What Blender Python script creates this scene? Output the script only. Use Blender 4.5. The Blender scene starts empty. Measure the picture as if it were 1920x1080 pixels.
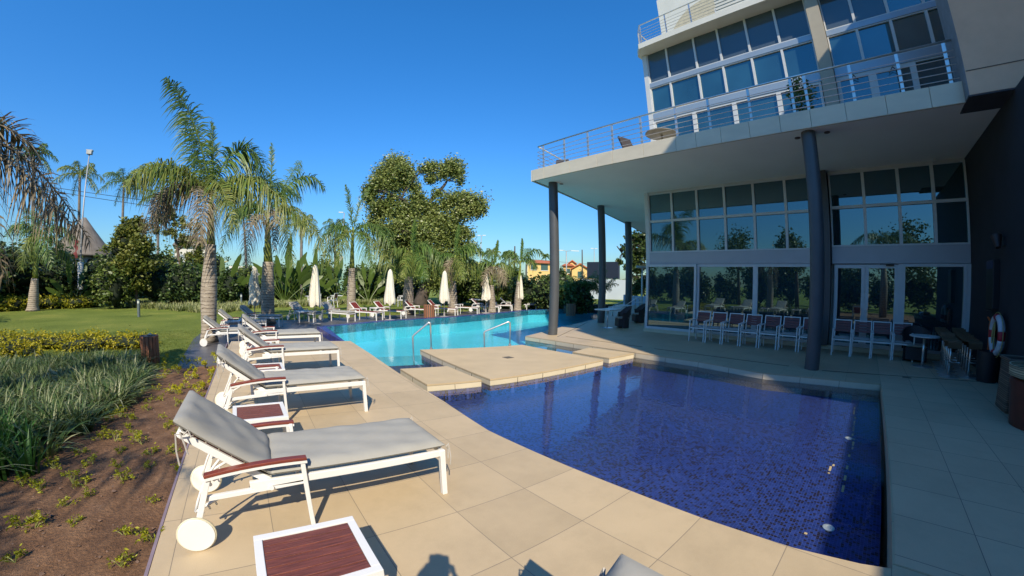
import bpy, bmesh, math, random
import numpy as np
from mathutils import Vector, Matrix
S = bpy.context.scene
COL = S.collection
RR = random.Random(11)
NR = np.random.RandomState(5)
PI = math.pi
rad = math.radians

# ------------------------------------------------------------------ camera: the lens of the photograph
H = 1.75
LF, LC, LC5 = 0.77545516, -0.13153182, 0.12530929
CAMR = np.array([[0.784832, -0.002979, 0.619701], [-0.619458, 0.02463, 0.784643], [0.017601, 0.999692, -0.017486]])  # right, up, forward columns
def ray(px, py):
    u = (px - 960) / 960; v = -(py - 540) / 960
    r = math.hypot(u, v); th = r / LF
    for _ in range(30):
        g = LF * (th + LC * th**3 + LC5 * th**5) - r
        th -= g / (LF * (1 + 3 * LC * th**2 + 5 * LC5 * th**4))
    s = math.sin(th) / max(r, 1e-9)
    return CAMR @ np.array([u * s, v * s, math.cos(th)])
def G(px, py, z=0.0):
    d = ray(px, py); t = (z - H) / d[2]
    return (float(d[0] * t), float(d[1] * t), z)
def onx(px, py, X):
    d = ray(px, py); t = X / d[0]
    return (X, float(d[1] * t), float(H + d[2] * t))
def ony(px, py, Y):
    d = ray(px, py); t = Y / d[1]
    return (float(d[0] * t), Y, float(H + d[2] * t))
def AT(px, py, dist):
    """the point seen at (px,py) at this horizontal distance"""
    d = ray(px, py); t = dist / math.hypot(d[0], d[1])
    return (float(d[0] * t), float(d[1] * t), float(H + d[2] * t))
cam = bpy.data.cameras.new('camera'); camo = bpy.data.objects.new('camera', cam); COL.objects.link(camo)
S.camera = camo
cam.type = 'PANO'; cam.panorama_type = 'FISHEYE_LENS_POLYNOMIAL'
cam.fisheye_fov = rad(180); cam.sensor_width = 36
cam.fisheye_polynomial_k0 = 0
cam.fisheye_polynomial_k1 = -6.41498597e-02; cam.fisheye_polynomial_k2 = -2.63950578e-03
cam.fisheye_polynomial_k3 = 1.92475540e-04; cam.fisheye_polynomial_k4 = -3.02108984e-06
cam.clip_start = 0.02; cam.clip_end = 3000
M4 = Matrix.Identity(4)
for i in range(3):
    M4[i][0] = CAMR[i, 0]; M4[i][1] = CAMR[i, 1]; M4[i][2] = -CAMR[i, 2]
M4[2][3] = H
camo.matrix_world = M4

# ------------------------------------------------------------------ light
SUN_AZ = rad(26.0); SUN_EL = rad(41.0)         # shadows run towards +Y, a little to +X
sd = Vector((math.sin(SUN_AZ) * math.cos(SUN_EL), math.cos(SUN_AZ) * math.cos(SUN_EL), -math.sin(SUN_EL)))
sl = bpy.data.lights.new('sun', 'SUN'); so = bpy.data.objects.new('sun', sl); COL.objects.link(so)
sl.energy = 4.6; sl.angle = rad(0.5); sl.color = (1.0, 0.88, 0.70)
so.rotation_euler = sd.to_track_quat('-Z', 'Y').to_euler()
W = bpy.data.worlds.new('World'); S.world = W; W.use_nodes = True
wn = W.node_tree.nodes; wl = W.node_tree.links
bg = wn['Background']
sky = wn.new('ShaderNodeTexSky'); sky.sky_type = 'NISHITA'; sky.sun_disc = False
sky.sun_elevation = SUN_EL; sky.sun_rotation = SUN_AZ + PI
sky.air_density = 1.3; sky.dust_density = 0.3; sky.ozone_density = 4.0; sky.altitude = 10
hs = wn.new('ShaderNodeHueSaturation'); hs.inputs['Saturation'].default_value = 1.28; hs.inputs['Value'].default_value = 1.0
tn = wn.new('ShaderNodeMix'); tn.data_type = 'RGBA'; tn.blend_type = 'MULTIPLY'; tn.inputs[0].default_value = 1.0; tn.inputs[7].default_value = (.80, 1.02, 1.18, 1)
wl.new(sky.outputs[0], hs.inputs['Color']); wl.new(hs.outputs[0], tn.inputs[6]); gz = wn.new('ShaderNodeTexCoord'); gs = wn.new('ShaderNodeSeparateXYZ'); wl.new(gz.outputs['Generated'], gs.inputs[0])
gr = wn.new('ShaderNodeValToRGB'); gr.color_ramp.elements[0].position = 0.0; gr.color_ramp.elements[0].color = (.40, .47, .58, 1); gr.color_ramp.elements[1].position = .62; gr.color_ramp.elements[1].color = (.66, .90, .96, 1)
ge = gr.color_ramp.elements.new(.28); ge.color = (.58, .72, .84, 1)
wl.new(gs.outputs[2], gr.inputs[0]); g2_ = wn.new('ShaderNodeMix'); g2_.data_type = 'RGBA'; g2_.blend_type = 'MULTIPLY'; g2_.inputs[0].default_value = 1.0
wl.new(tn.outputs[2], g2_.inputs[6]); wl.new(gr.outputs[0], g2_.inputs[7]); wl.new(g2_.outputs[2], bg.inputs[0]); bg.inputs[1].default_value = 0.13
S.view_settings.view_transform = 'Standard'; S.view_settings.look = 'None'
S.view_settings.exposure = 0.5; S.view_settings.gamma = 1.0
S.render.engine = 'CYCLES'
S.cycles.use_denoising = True
S.cycles.max_bounces = 8; S.cycles.transparent_max_bounces = 12
S.cycles.glossy_bounces = 4; S.cycles.diffuse_bounces = 4
S.cycles.caustics_reflective = False; S.cycles.caustics_refractive = False
S.cycles.sample_clamp_indirect = 4.0

# ------------------------------------------------------------------ materials
def mk(name):
    m = bpy.data.materials.new(name); m.use_nodes = True
    nt = m.node_tree
    return m, nt.nodes, nt.links, nt.nodes['Principled BSDF']
def noise_fac(n, l, scale, detail=4, coord='pos', rough=.55, stretch=None):
    if coord == 'pos':
        g = n.new('ShaderNodeNewGeometry'); src = g.outputs['Position']
    else:
        g = n.new('ShaderNodeTexCoord'); src = g.outputs['Object']
    if stretch:
        mp = n.new('ShaderNodeMapping'); mp.inputs['Scale'].default_value = stretch
        l.new(src, mp.inputs[0]); src = mp.outputs[0]
    t = n.new('ShaderNodeTexNoise'); t.inputs['Scale'].default_value = scale
    t.inputs['Detail'].default_value = detail; t.inputs['Roughness'].default_value = rough
    l.new(src, t.inputs[0])
    return t.outputs['Fac']
def ramp(n, l, fac, stops):
    r = n.new('ShaderNodeValToRGB'); e = r.color_ramp.elements
    while len(e) > 1: e.remove(e[-1])
    e[0].position = stops[0][0]; e[0].color = (*stops[0][1], 1)
    for p, c in stops[1:]:
        x = e.new(p); x.color = (*c, 1)
    l.new(fac, r.inputs[0]); return r.outputs[0]
def mixc(n, l, fac, a, b, mode='MIX'):
    m = n.new('ShaderNodeMix'); m.data_type = 'RGBA'; m.blend_type = mode
    for s, v in ((m.inputs[0], fac), (m.inputs[6], a), (m.inputs[7], b)):
        if isinstance(v, (int, float)): s.default_value = v
        elif isinstance(v, tuple): s.default_value = (*v[:3], 1)
        else: l.new(v, s)
    return m.outputs[2]
def mth(n, l, op, a, b=None, c=None):
    m = n.new('ShaderNodeMath'); m.operation = op
    for s, v in zip(m.inputs, (a, b, c)):
        if v is None: continue
        if isinstance(v, (int, float)): s.default_value = v
        else: l.new(v, s)
    return m.outputs[0]
def bump(n, l, p, h, strength=.3, dist=.01):
    b = n.new('ShaderNodeBump'); b.inputs['Strength'].default_value = strength; b.inputs['Distance'].default_value = dist
    l.new(h, b.inputs['Height']); l.new(b.outputs[0], p.inputs['Normal']); return b
def pm(name, col, rough=.5, metal=0., var=.12, scale=6, bmp=0., bscale=60, coord='obj', stretch=None, spec=.5):
    m, n, l, p = mk(name)
    f = noise_fac(n, l, scale, 5, coord, stretch=stretch)
    lo = tuple(max(0, c * (1 - var)) for c in col); hi = tuple(min(1, c * (1 + var)) for c in col)
    l.new(ramp(n, l, f, [(.3, lo), (.7, hi)]), p.inputs['Base Color'])
    p.inputs['Roughness'].default_value = rough; p.inputs['Metallic'].default_value = metal
    p.inputs['Specular IOR Level'].default_value = spec
    if bmp: bump(n, l, p, noise_fac(n, l, bscale, 3, coord, stretch=stretch), bmp, .005)
    return m
def leafmat(name, cols, rough=.5, trans=.25, big=1.2):
    """per-leaf colours, drifting over the crown"""
    m, n, l, p = mk(name)
    g = n.new('ShaderNodeNewGeometry')
    f2 = noise_fac(n, l, big, 3)
    f = mth(n, l, 'ADD', mth(n, l, 'MULTIPLY', g.outputs['Random Per Island'], .62), mth(n, l, 'MULTIPLY', mth(n, l, 'SUBTRACT', f2, .22), .66))
    k = len(cols)
    c = ramp(n, l, f, [(i / (k - 1), cc) for i, cc in enumerate(cols)])
    l.new(c, p.inputs['Base Color']); p.inputs['Roughness'].default_value = rough
    p.inputs['Specular IOR Level'].default_value = .35
    tr = n.new('ShaderNodeBsdfTranslucent'); l.new(c, tr.inputs[0])
    mx = n.new('ShaderNodeMixShader'); mx.inputs[0].default_value = trans
    l.new(p.outputs[0], mx.inputs[1]); l.new(tr.outputs[0], mx.inputs[2])
    l.new(mx.outputs[0], n['Material Output'].inputs[0])
    return m
def sep(n, l):
    g = n.new('ShaderNodeNewGeometry'); s = n.new('ShaderNodeSeparateXYZ'); l.new(g.outputs['Position'], s.inputs[0]); return s
def tilemat(name, col, size, x0, y0, var=.05, grout=(.22, .18, .125), gw=.0055, rough=.55, wet=0.):
    m, n, l, p = mk(name); s = sep(n, l)
    ax = mth(n, l, 'DIVIDE', mth(n, l, 'SUBTRACT', s.outputs[0], x0), size); ay = mth(n, l, 'DIVIDE', mth(n, l, 'SUBTRACT', s.outputs[1], y0), size)
    fx = mth(n, l, 'ABSOLUTE', mth(n, l, 'SUBTRACT', mth(n, l, 'FRACT', ax), .5)); fy = mth(n, l, 'ABSOLUTE', mth(n, l, 'SUBTRACT', mth(n, l, 'FRACT', ay), .5))
    mask = mth(n, l, 'GREATER_THAN', mth(n, l, 'MAXIMUM', fx, fy), .5 - gw / size / 2)
    cx = n.new('ShaderNodeCombineXYZ'); l.new(mth(n, l, 'FLOOR', ax), cx.inputs[0]); l.new(mth(n, l, 'FLOOR', ay), cx.inputs[1])
    wnz = n.new('ShaderNodeTexWhiteNoise'); wnz.noise_dimensions = '3D'; l.new(cx.outputs[0], wnz.inputs[0])
    f = mth(n, l, 'ADD', mth(n, l, 'MULTIPLY', wnz.outputs[0], .35), mth(n, l, 'MULTIPLY', noise_fac(n, l, 2.2, 6, rough=.62), .65))
    a = tuple(c * (1 - var * 2) for c in col); b = tuple(min(1, c * (1 + var * 1.6)) for c in col)
    base = ramp(n, l, f, [(.25, a), (.5, col), (.8, b)])
    st = noise_fac(n, l, 1.3, 8, rough=.75)
    base = mixc(n, l, ramp(n, l, st, [(.48, (0, 0, 0)), (.72, (.42, .42, .42))]), base, tuple(c * .66 for c in col))
    sp = noise_fac(n, l, 160, 2)
    base = mixc(n, l, .12, base, ramp(n, l, sp, [(.35, tuple(c * .6 for c in col)), (.65, b)]))
    l.new(mixc(n, l, mask, base, grout), p.inputs['Base Color'])
    p.inputs['Roughness'].default_value = rough
    h = mth(n, l, 'ADD', mth(n, l, 'MULTIPLY', mask, -1.0), mth(n, l, 'MULTIPLY', sp, .12))
    bump(n, l, p, h, .35, .003)
    return m
def boardmat(name, col, width, axis=1, var=.25, rough=.6, coord='pos', gap=.06, dark=.15):
    m, n, l, p = mk(name)
    if coord == 'pos': g = n.new('ShaderNodeNewGeometry'); src = g.outputs['Position']
    else: g = n.new('ShaderNodeTexCoord'); src = g.outputs['Object']
    s = n.new('ShaderNodeSeparateXYZ'); l.new(src, s.inputs[0])
    a = mth(n, l, 'DIVIDE', s.outputs[axis], width)
    wz = n.new('ShaderNodeTexWhiteNoise'); wz.noise_dimensions = '1D'; l.new(mth(n, l, 'FLOOR', a), wz.inputs['W'])
    st = [3, 3, 3]; st[axis] = 60
    if axis == 1: st = [4, 60, 4]
    gr = noise_fac(n, l, 1, 5, coord, stretch=tuple(st))
    f = mth(n, l, 'ADD', mth(n, l, 'MULTIPLY', wz.outputs[0], .5), mth(n, l, 'MULTIPLY', gr, .5))
    base = ramp(n, l, f, [(.25, tuple(c * (1 - var) for c in col)), (.75, tuple(c * (1 + var) for c in col))])
    fr = mth(n, l, 'FRACT', a)
    mask = mth(n, l, 'LESS_THAN', fr, gap)
    l.new(mixc(n, l, mask, base, tuple(c * dark for c in col)), p.inputs['Base Color'])
    p.inputs['Roughness'].default_value = rough
    bump(n, l, p, mth(n, l, 'SUBTRACT', mth(n, l, 'MULTIPLY', gr, .3), mask), .4, .004)
    return m
def mosaicmat(name, blues, dark, size=.026, fdark=.24, rough=.35):
    m, n, l, p = mk(name); s = sep(n, l)
    tx = mth(n, l, 'DIVIDE', s.outputs[0], size)
    ty = mth(n, l, 'DIVIDE', s.outputs[1], size); tz = mth(n, l, 'DIVIDE', s.outputs[2], size)
    cx = n.new('ShaderNodeCombineXYZ')
    for i, a in enumerate((tx, ty, tz)): l.new(mth(n, l, 'FLOOR', mth(n, l, 'ADD', a, .013)), cx.inputs[i])
    wz = n.new('ShaderNodeTexWhiteNoise'); wz.noise_dimensions = '3D'; l.new(cx.outputs[0], wz.inputs[0])
    c = ramp(n, l, wz.outputs[0], [(0, dark), (fdark, dark), (fdark + .001, blues[0]), (.6, blues[1]), (1, blues[2])])
    fx = mth(n, l, 'ABSOLUTE', mth(n, l, 'SUBTRACT', mth(n, l, 'FRACT', tx), .5)); fy = mth(n, l, 'ABSOLUTE', mth(n, l, 'SUBTRACT', mth(n, l, 'FRACT', ty), .5))
    mask = mth(n, l, 'GREATER_THAN', mth(n, l, 'MAXIMUM', fx, fy), .44)
    big = noise_fac(n, l, .7, 3)
    c = mixc(n, l, mask, c, tuple(min(1, x * 1.5 + .03) for x in blues[1]))
    c = mixc(n, l, .5, c, ramp(n, l, big, [(.3, (.75, .75, .75)), (.7, (1, 1, 1))]), 'MULTIPLY')
    l.new(c, p.inputs['Base Color']); p.inputs['Roughness'].default_value = rough
    return m
def watermat(name, tint, rs=7., strength=.12, rough=.0, depth=.02, k=1.0):
    m, n, l, p = mk(name); n.remove(p)
    g = n.new('ShaderNodeNewGeometry')
    mp = n.new('ShaderNodeMapping'); mp.inputs['Scale'].default_value = (rs, rs * .8, 1); mp.inputs['Rotation'].default_value = (0, 0, .5); l.new(g.outputs['Position'], mp.inputs[0])
    t = n.new('ShaderNodeTexNoise'); t.inputs['Scale'].default_value = 1; t.inputs['Detail'].default_value = 3; l.new(mp.outputs[0], t.inputs[0])
    b = n.new('ShaderNodeBump'); b.inputs['Strength'].default_value = strength; b.inputs['Distance'].default_value = depth; l.new(t.outputs['Fac'], b.inputs['Height'])
    fr = n.new('ShaderNodeFresnel'); l.new(mth(n, l, 'ADD', 1.33, mth(n, l, 'MULTIPLY', g.outputs['Backfacing'], 1 / 1.33 - 1.33)), fr.inputs['IOR']); l.new(b.outputs[0], fr.inputs['Normal'])
    gl = n.new('ShaderNodeBsdfGlossy'); gl.inputs['Roughness'].default_value = rough; l.new(b.outputs[0], gl.inputs['Normal'])
    tr = n.new('ShaderNodeBsdfTransparent'); tr.inputs[0].default_value = (*tint, 1)
    mx = n.new('ShaderNodeMixShader'); l.new(mth(n, l, 'MULTIPLY', fr.outputs[0], k), mx.inputs[0]); l.new(tr.outputs[0], mx.inputs[1]); l.new(gl.outputs[0], mx.inputs[2])
    l.new(mx.outputs[0], n['Material Output'].inputs[0])
    return m
def glassmat(name, col, refl=.22, var=.25, rough=.01):
    """dark tinted pane: what little shows of the room behind, and a mirror coat"""
    m, n, l, p = mk(name)
    f = noise_fac(n, l, .5, 2)
    l.new(ramp(n, l, f, [(.3, tuple(c * (1 - var) for c in col)), (.7, tuple(c * (1 + var) for c in col))]), p.inputs['Base Color'])
    p.inputs['Roughness'].default_value = .6; p.inputs['Specular IOR Level'].default_value = .1
    gl = n.new('ShaderNodeBsdfGlossy'); gl.inputs['Roughness'].default_value = rough; gl.inputs[0].default_value = (.58, .86, .92, 1)
    fr = n.new('ShaderNodeFresnel'); fr.inputs['IOR'].default_value = 1.5
    fac = mth(n, l, 'ADD', mth(n, l, 'MULTIPLY', fr.outputs[0], .9), refl)
    fac = mth(n, l, 'MINIMUM', fac, 1.0)
    w = n.new('ShaderNodeTexNoise'); w.inputs['Scale'].default_value = 1.1
    b = n.new('ShaderNodeBump'); b.inputs['Strength'].default_value = .04; b.inputs['Distance'].default_value = .01
    g = n.new('ShaderNodeNewGeometry'); l.new(g.outputs['Position'], w.inputs[0]); l.new(w.outputs[0], b.inputs['Height']); l.new(b.outputs[0], gl.inputs['Normal'])
    mx = n.new('ShaderNodeMixShader'); l.new(fac, mx.inputs[0]); l.new(p.outputs[0], mx.inputs[1]); l.new(gl.outputs[0], mx.inputs[2])
    l.new(mx.outputs[0], n['Material Output'].inputs[0])
    return m

# ------------------------------------------------------------------ mesh helpers
class MB:
    def __init__(s): s.v = []; s.f = []
    def add(s, vs, fs):
        o = len(s.v); s.v += [tuple(map(float, v)) for v in vs]; s.f += [tuple(i + o for i in f) for f in fs]; return s
    def box(s, c, d, rz=0, M=None):
        hx, hy, hz = d[0] / 2, d[1] / 2, d[2] / 2
        vs = [Vector((x, y, z)) for z in (-hz, hz) for y in (-hy, hy) for x in (-hx, hx)]
        if rz: R_ = Matrix.Rotation(rz, 3, 'Z'); vs = [R_ @ v for v in vs]
        if M: vs = [M @ v for v in vs]
        vs = [v + Vector(c) for v in vs]
        return s.add(vs, [(0, 2, 3, 1), (4, 5, 7, 6), (0, 1, 5, 4), (2, 6, 7, 3), (0, 4, 6, 2), (1, 3, 7, 5)])
    def b2(s, a, b):
        return s.box([(a[i] + b[i]) / 2 for i in range(3)], [abs(b[i] - a[i]) for i in range(3)])
    def bar(s, p, q, w, h=None, up=(0, 0, 1)):
        h = h or w; p = Vector(p); q = Vector(q); d = (q - p).normalized(); u = Vector(up)
        if abs(d.dot(u)) > .98: u = Vector((0, 1, 0))
        x = d.cross(u).normalized(); z = x.cross(d).normalized()
        vs = [e + x * a * w / 2 + z * b * h / 2 for e in (p, q) for a, b in ((-1, -1), (1, -1), (1, 1), (-1, 1))]
        return s.add(vs, [(3, 2, 1, 0), (4, 5, 6, 7), (0, 1, 5, 4), (1, 2, 6, 5), (2, 3, 7, 6), (3, 0, 4, 7)])
    def path(s, pts, w, h, up=(0, 0, 1)):
        """a flat bar swept along points"""
        pts = [Vector(p) for p in pts]; n = len(pts); vs = []
        for i, p in enumerate(pts):
            d = (pts[min(i + 1, n - 1)] - pts[max(i - 1, 0)]).normalized(); x = d.cross(Vector(up)).normalized(); z = x.cross(d).normalized()
            vs += [p + x * a * w / 2 + z * b * h / 2 for a, b in ((-1, -1), (1, -1), (1, 1), (-1, 1))]
        fs = [(3, 2, 1, 0), tuple(4 * (n - 1) + k for k in range(4))]
        for i in range(n - 1):
            for k in range(4): fs.append((4 * i + k, 4 * i + (k + 1) % 4, 4 * i + 4 + (k + 1) % 4, 4 * i + 4 + k))
        return s.add(vs, fs)
    def tube(s, pts, r, seg=8, cap=True, closed=False):
        pts = [Vector(p) for p in pts]; n = len(pts); rs = r if isinstance(r, (list, tuple)) else [r] * n
        vs = []; ref = None
        for i, p in enumerate(pts):
            if closed: d = (pts[(i + 1) % n] - pts[i - 1]).normalized()
            else: d = (pts[min(i + 1, n - 1)] - pts[max(i - 1, 0)]).normalized()
            if ref is None: ref = Vector((0, 0, 1)) if abs(d.z) < .9 else Vector((1, 0, 0))
            x = d.cross(ref).normalized(); y = x.cross(d).normalized(); ref = y
            for k in range(seg):
                a = 2 * PI * k / seg; vs.append(p + (x * math.cos(a) + y * math.sin(a)) * rs[i])
        fs = []
        for i in range(n if closed else n - 1):
            j = (i + 1) % n
            for k in range(seg): fs.append((i * seg + k, i * seg + (k + 1) % seg, j * seg + (k + 1) % seg, j * seg + k))
        if cap and not closed: fs += [tuple(range(seg))[::-1], tuple((n - 1) * seg + k for k in range(seg))]
        return s.add(vs, fs)
    def lathe(s, prof, c, seg=20, cap=True, sx=1, sy=1):
        vs = [(c[0] + r * math.cos(2 * PI * k / seg) * sx, c[1] + r * math.sin(2 * PI * k / seg) * sy, c[2] + z) for r, z in prof for k in range(seg)]
        fs = [(i * seg + k, i * seg + (k + 1) % seg, (i + 1) * seg + (k + 1) % seg, (i + 1) * seg + k) for i in range(len(prof) - 1) for k in range(seg)]
        if cap: fs += [tuple(range(seg))[::-1], tuple((len(prof) - 1) * seg + k for k in range(seg))]
        return s.add(vs, fs)
    def prism(s, poly, z0, z1):
        n = len(poly); vs = [(x, y, z0) for x, y in poly] + [(x, y, z1) for x, y in poly]
        return s.add(vs, [tuple(range(n))[::-1], tuple(range(n, 2 * n))] + [(i, (i + 1) % n, n + (i + 1) % n, n + i) for i in range(n)])
    def sheet(s, poly, z): return s.add([(x, y, z) for x, y in poly], [tuple(range(len(poly)))])
    def disc_x(s, c, r, t, seg=24):
        """wheel whose axle runs along Y"""
        vs = [(c[0] + r * math.cos(2 * PI * k / seg), c[1] + e * t / 2, c[2] + r * math.sin(2 * PI * k / seg)) for e in (-1, 1) for k in range(seg)]
        return s.add(vs, [tuple(range(seg)), tuple(range(seg, 2 * seg))[::-1]] + [(k, seg + k, seg + (k + 1) % seg, (k + 1) % seg) for k in range(seg)])
    def build(s, name, mat, parent=None, smooth=False, bevel=0, fix=True):
        me = bpy.data.meshes.new(name); me.from_pydata(s.v, [], s.f); me.update()
        if fix:
            bm = bmesh.new(); bm.from_mesh(me); bmesh.ops.recalc_face_normals(bm, faces=bm.faces); bm.to_mesh(me); bm.free()
        if mat: me.materials.append(mat)
        if smooth: me.shade_smooth()
        o = bpy.data.objects.new(name, me); COL.objects.link(o)
        if parent: o.parent = parent
        if bevel:
            m = o.modifiers.new('bevel', 'BEVEL'); m.width = bevel; m.segments = 2; m.limit_method = 'ANGLE'; m.angle_limit = .6
            m.harden_normals = False
        if smooth == 'auto':
            me.set_sharp_from_angle(angle=rad(40))
        return o
def np_mesh(name, V, F, mat, parent=None, smooth=False):
    V = np.asarray(V, np.float32); F = np.asarray(F, np.int32); k = F.shape[1]
    me = bpy.data.meshes.new(name); me.vertices.add(len(V)); me.vertices.foreach_set('co', V.ravel())
    me.loops.add(F.size); me.loops.foreach_set('vertex_index', F.ravel())
    me.polygons.add(len(F)); me.polygons.foreach_set('loop_start', np.arange(0, F.size, k, dtype=np.int32)); me.polygons.foreach_set('loop_total', np.full(len(F), k, np.int32))
    me.update(calc_edges=True); me.validate()
    if smooth: me.shade_smooth()
    me.materials.append(mat); o = bpy.data.objects.new(name, me); COL.objects.link(o)
    if parent: o.parent = parent
    return o
def empty(name, loc=(0, 0, 0), rz=0):
    o = bpy.data.objects.new(name, None); COL.objects.link(o); o.location = loc; o.rotation_euler = (0, 0, rz); o.empty_display_size = .2; return o
def tag(o, label=None, cat=None, group=None, kind=None):
    if label: o['label'] = label
    if cat: o['category'] = cat
    if group: o['group'] = group
    if kind: o['kind'] = kind
    return o
def struct(o): o['kind'] = 'structure'; return o
KIDS = {}
def dup(o, loc, rz=0, label=None, group=None, scale=None):
    def rec(src, par):
        c = src.copy(); COL.objects.link(c)
        if par is not None: c.parent = par
        for ch in src.children: rec(ch, c)
        return c
    c = rec(o, None); c.location = loc; c.rotation_euler = (0, 0, rz)
    if scale: c.scale = scale if isinstance(scale, tuple) else (scale,) * 3
    if label: c['label'] = label
    if group: c['group'] = group
    return c
def bez(a, b, c, n):
    a, b, c = Vector(a), Vector(b), Vector(c)
    return [a * (1 - t)**2 + b * 2 * t * (1 - t) + c * t * t for t in [i / (n - 1) for i in range(n)]]
def px_near(poly):
    return [(p[0], p[1]) for p in poly]
from mathutils.geometry import tessellate_polygon
def ZAT(px, py, b):
    d = ray(px, py); return float(H + d[2] * math.hypot(b[0], b[1]) / math.hypot(d[0], d[1]))
GZ = -0.36      # lawn and lower deck
WZ = -0.12      # water level
def tess(outer, holes, z, name, mat):
    vs = [Vector((x, y, 0)) for p in [outer] + holes for x, y in p]
    t = tessellate_polygon([[Vector((x, y, 0)) for x, y in p] for p in [outer] + holes])
    me = bpy.data.meshes.new(name); me.from_pydata([(v.x, v.y, z) for v in vs], [], [tuple(q) for q in t]); me.update()
    bm = bmesh.new(); bm.from_mesh(me)
    bmesh.ops.recalc_face_normals(bm, faces=bm.faces)
    for f in bm.faces:
        if f.normal.z < 0: f.normal_flip()
    bm.to_mesh(me); bm.free(); me.materials.append(mat)
    o = bpy.data.objects.new(name, me); COL.objects.link(o); return o
# plan of the pool
P0 = [(2.73, -.46), (2.67, -.27), (2.59, .17), (2.55, .85), (2.54, 1.54), (2.52, 2.22), (2.49, 3.55), (2.61, 4.83)]
DIV_L = G(690, 662, 0); DIVY0 = DIV_L[1]
P0b = [(2.73, 8.9), (2.73, 10.76)]
FARL = G(608, 613, WZ)[:2]; FARLo = G(591, 611.5, WZ + .02)[:2]
FAR = [G(723, 602, WZ)[:2], G(860, 591.7, WZ)[:2], G(988.5, 578.2, WZ)[:2]]
FARR = G(1118, 576.8, WZ)[:2]
RB = [G(1119, 596, 0)[:2], G(1043, 611.6, 0)[:2], G(984, 625.7, 0)[:2]]
COPE = [G(1040, 635.5)[:2], G(1192.6, 661.4)[:2], G(1313, 679)[:2], G(1433, 699.6)[:2], (8.42, -.46)]
pool_poly = P0 + P0b + [FARL] + FAR + [FARR] + RB + COPE
# -------- materials of the setting
M = {}
M['deck'] = tilemat('sand_tile', (.475, .37, .228), .665, 2.58, .21, .08)
M['terrace'] = tilemat('terrace_tile', (.56, .41, .26), .575, 4.62, -.46, grout=(.1, .09, .08))
M['terrace2'] = tilemat('terrace_paver', (.46, .36, .225), .665, 8.0, .21, gw=.004)
M['slab'] = pm('slab_top', (.49, .38, .225), .6, 0, .08, 1.6, .15, 120, 'pos')
M['slabside'] = pm('slab_side', (.60, .52, .36), .6, 0, .06, 3, .1, 60, 'pos')
M['joint'] = pm('joint', (.10, .085, .065), .8)
M['lowdeck'] = boardmat('dark_timber', (.085, .082, .085), .14, 1, .18, .45, gap=.05)
M['turq'] = mosaicmat('turquoise_mosaic', ((.045, .44, .53), (.065, .49, .58), (.12, .55, .64)), (.045, .39, .50), .03, .15)
M['turqfloor'] = M['turq']
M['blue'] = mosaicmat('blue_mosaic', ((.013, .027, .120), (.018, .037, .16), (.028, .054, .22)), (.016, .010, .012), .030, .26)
M['navy'] = mosaicmat('navy_mosaic', ((.012, .02, .16), (.016, .026, .2), (.03, .045, .26)), (.01, .01, .03), .03, .3)
M['water'] = watermat('pool_water', (.93, .99, 1.0), 5.5, .32, depth=.012, k=.42)
M['waterblue'] = watermat('shallow_water', (.93, .96, 1.0), 9, .22, depth=.007, k=1.25)
def soilmat():
    m, n, l, p = mk('soil')
    f = noise_fac(n, l, 3.5, 9, rough=.72); f2 = noise_fac(n, l, 38, 5, rough=.7)
    c = ramp(n, l, f, [(.3, (.105, .050, .022)), (.5, (.19, .098, .046)), (.72, (.30, .17, .088))])
    c = mixc(n, l, .55, c, ramp(n, l, f2, [(.35, (.4, .38, .36)), (.62, (1.15, 1.12, 1.08))]), 'MULTIPLY')
    l.new(c, p.inputs['Base Color']); p.inputs['Roughness'].default_value = .95
    bump(n, l, p, mth(n, l, 'ADD', mth(n, l, 'MULTIPLY', f, .6), f2), 1.0, .03); return m
M['soil'] = soilmat()
def grassmat(name, a, b, c_):
    m, n, l, p = mk(name)
    f = noise_fac(n, l, .35, 8, rough=.65); f2 = noise_fac(n, l, 24, 4, rough=.8, stretch=(1, .5, 1))
    c = ramp(n, l, f, [(.3, a), (.52, b), (.72, c_)])
    c = mixc(n, l, .8, c, ramp(n, l, f2, [(.3, (.45, .5, .4)), (.65, (1.25, 1.2, 1.1))]), 'MULTIPLY')
    l.new(c, p.inputs['Base Color']); p.inputs['Roughness'].default_value = .9; p.inputs['Specular IOR Level'].default_value = .2
    bump(n, l, p, mth(n, l, 'ADD', f2, noise_fac(n, l, 90, 2)), 1.0, .04); return m
M['grass'] = grassmat('lawn_grass', (.13, .18, .028), (.20, .25, .045), (.31, .32, .07))
# -------- ground: one sheet to the horizon, open where the pool is sunk
ground = struct(tess([(-900, -900), (900, -900), (900, 900), (-900, 900)], [pool_poly], GZ - .006, 'lawn_ground', M['grass']))
# -------- sunny deck strip along the pool (its kerb hides the soil edge)
DKL = -.87
deck_poly = [(DKL, -7), (2.78, -7), (2.78, -.46)] + P0 + P0b + [G(655, 640)[:2], G(433, 640)[:2], (DKL, 9.0)]
DECK = struct(MB().prism(deck_poly, GZ - .05, 0).build('pool_deck', M['deck']))
MB().b2((DKL - .025, -7, -.3), (DKL - .003, 11.3, .004)).build('edging', pm('edging', (.22, .17, .2), .6), DECK)
# -------- terrace in front of the building
FT = [G(1131, 575.5)[:2], (48, 26)]
terr_poly = [(2.785, -12), (75, -12), (75, 30)] + FT[::-1] + [FARR] + [(FARR[0] - .2, FARR[1] - 1.2)] + RB + COPE + [(2.785, -.46)]
TERR = struct(MB().prism(terr_poly, GZ - .05, 0.002).build('terrace', M['terrace2']))
struct(MB().prism([(2.79, -11.9), (8.42, -11.9), (12.4, -11.9), (12.4, -.475), (2.79, -.475)], 0.0005, .006).build('terrace_paving', M['terrace']))
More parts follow.
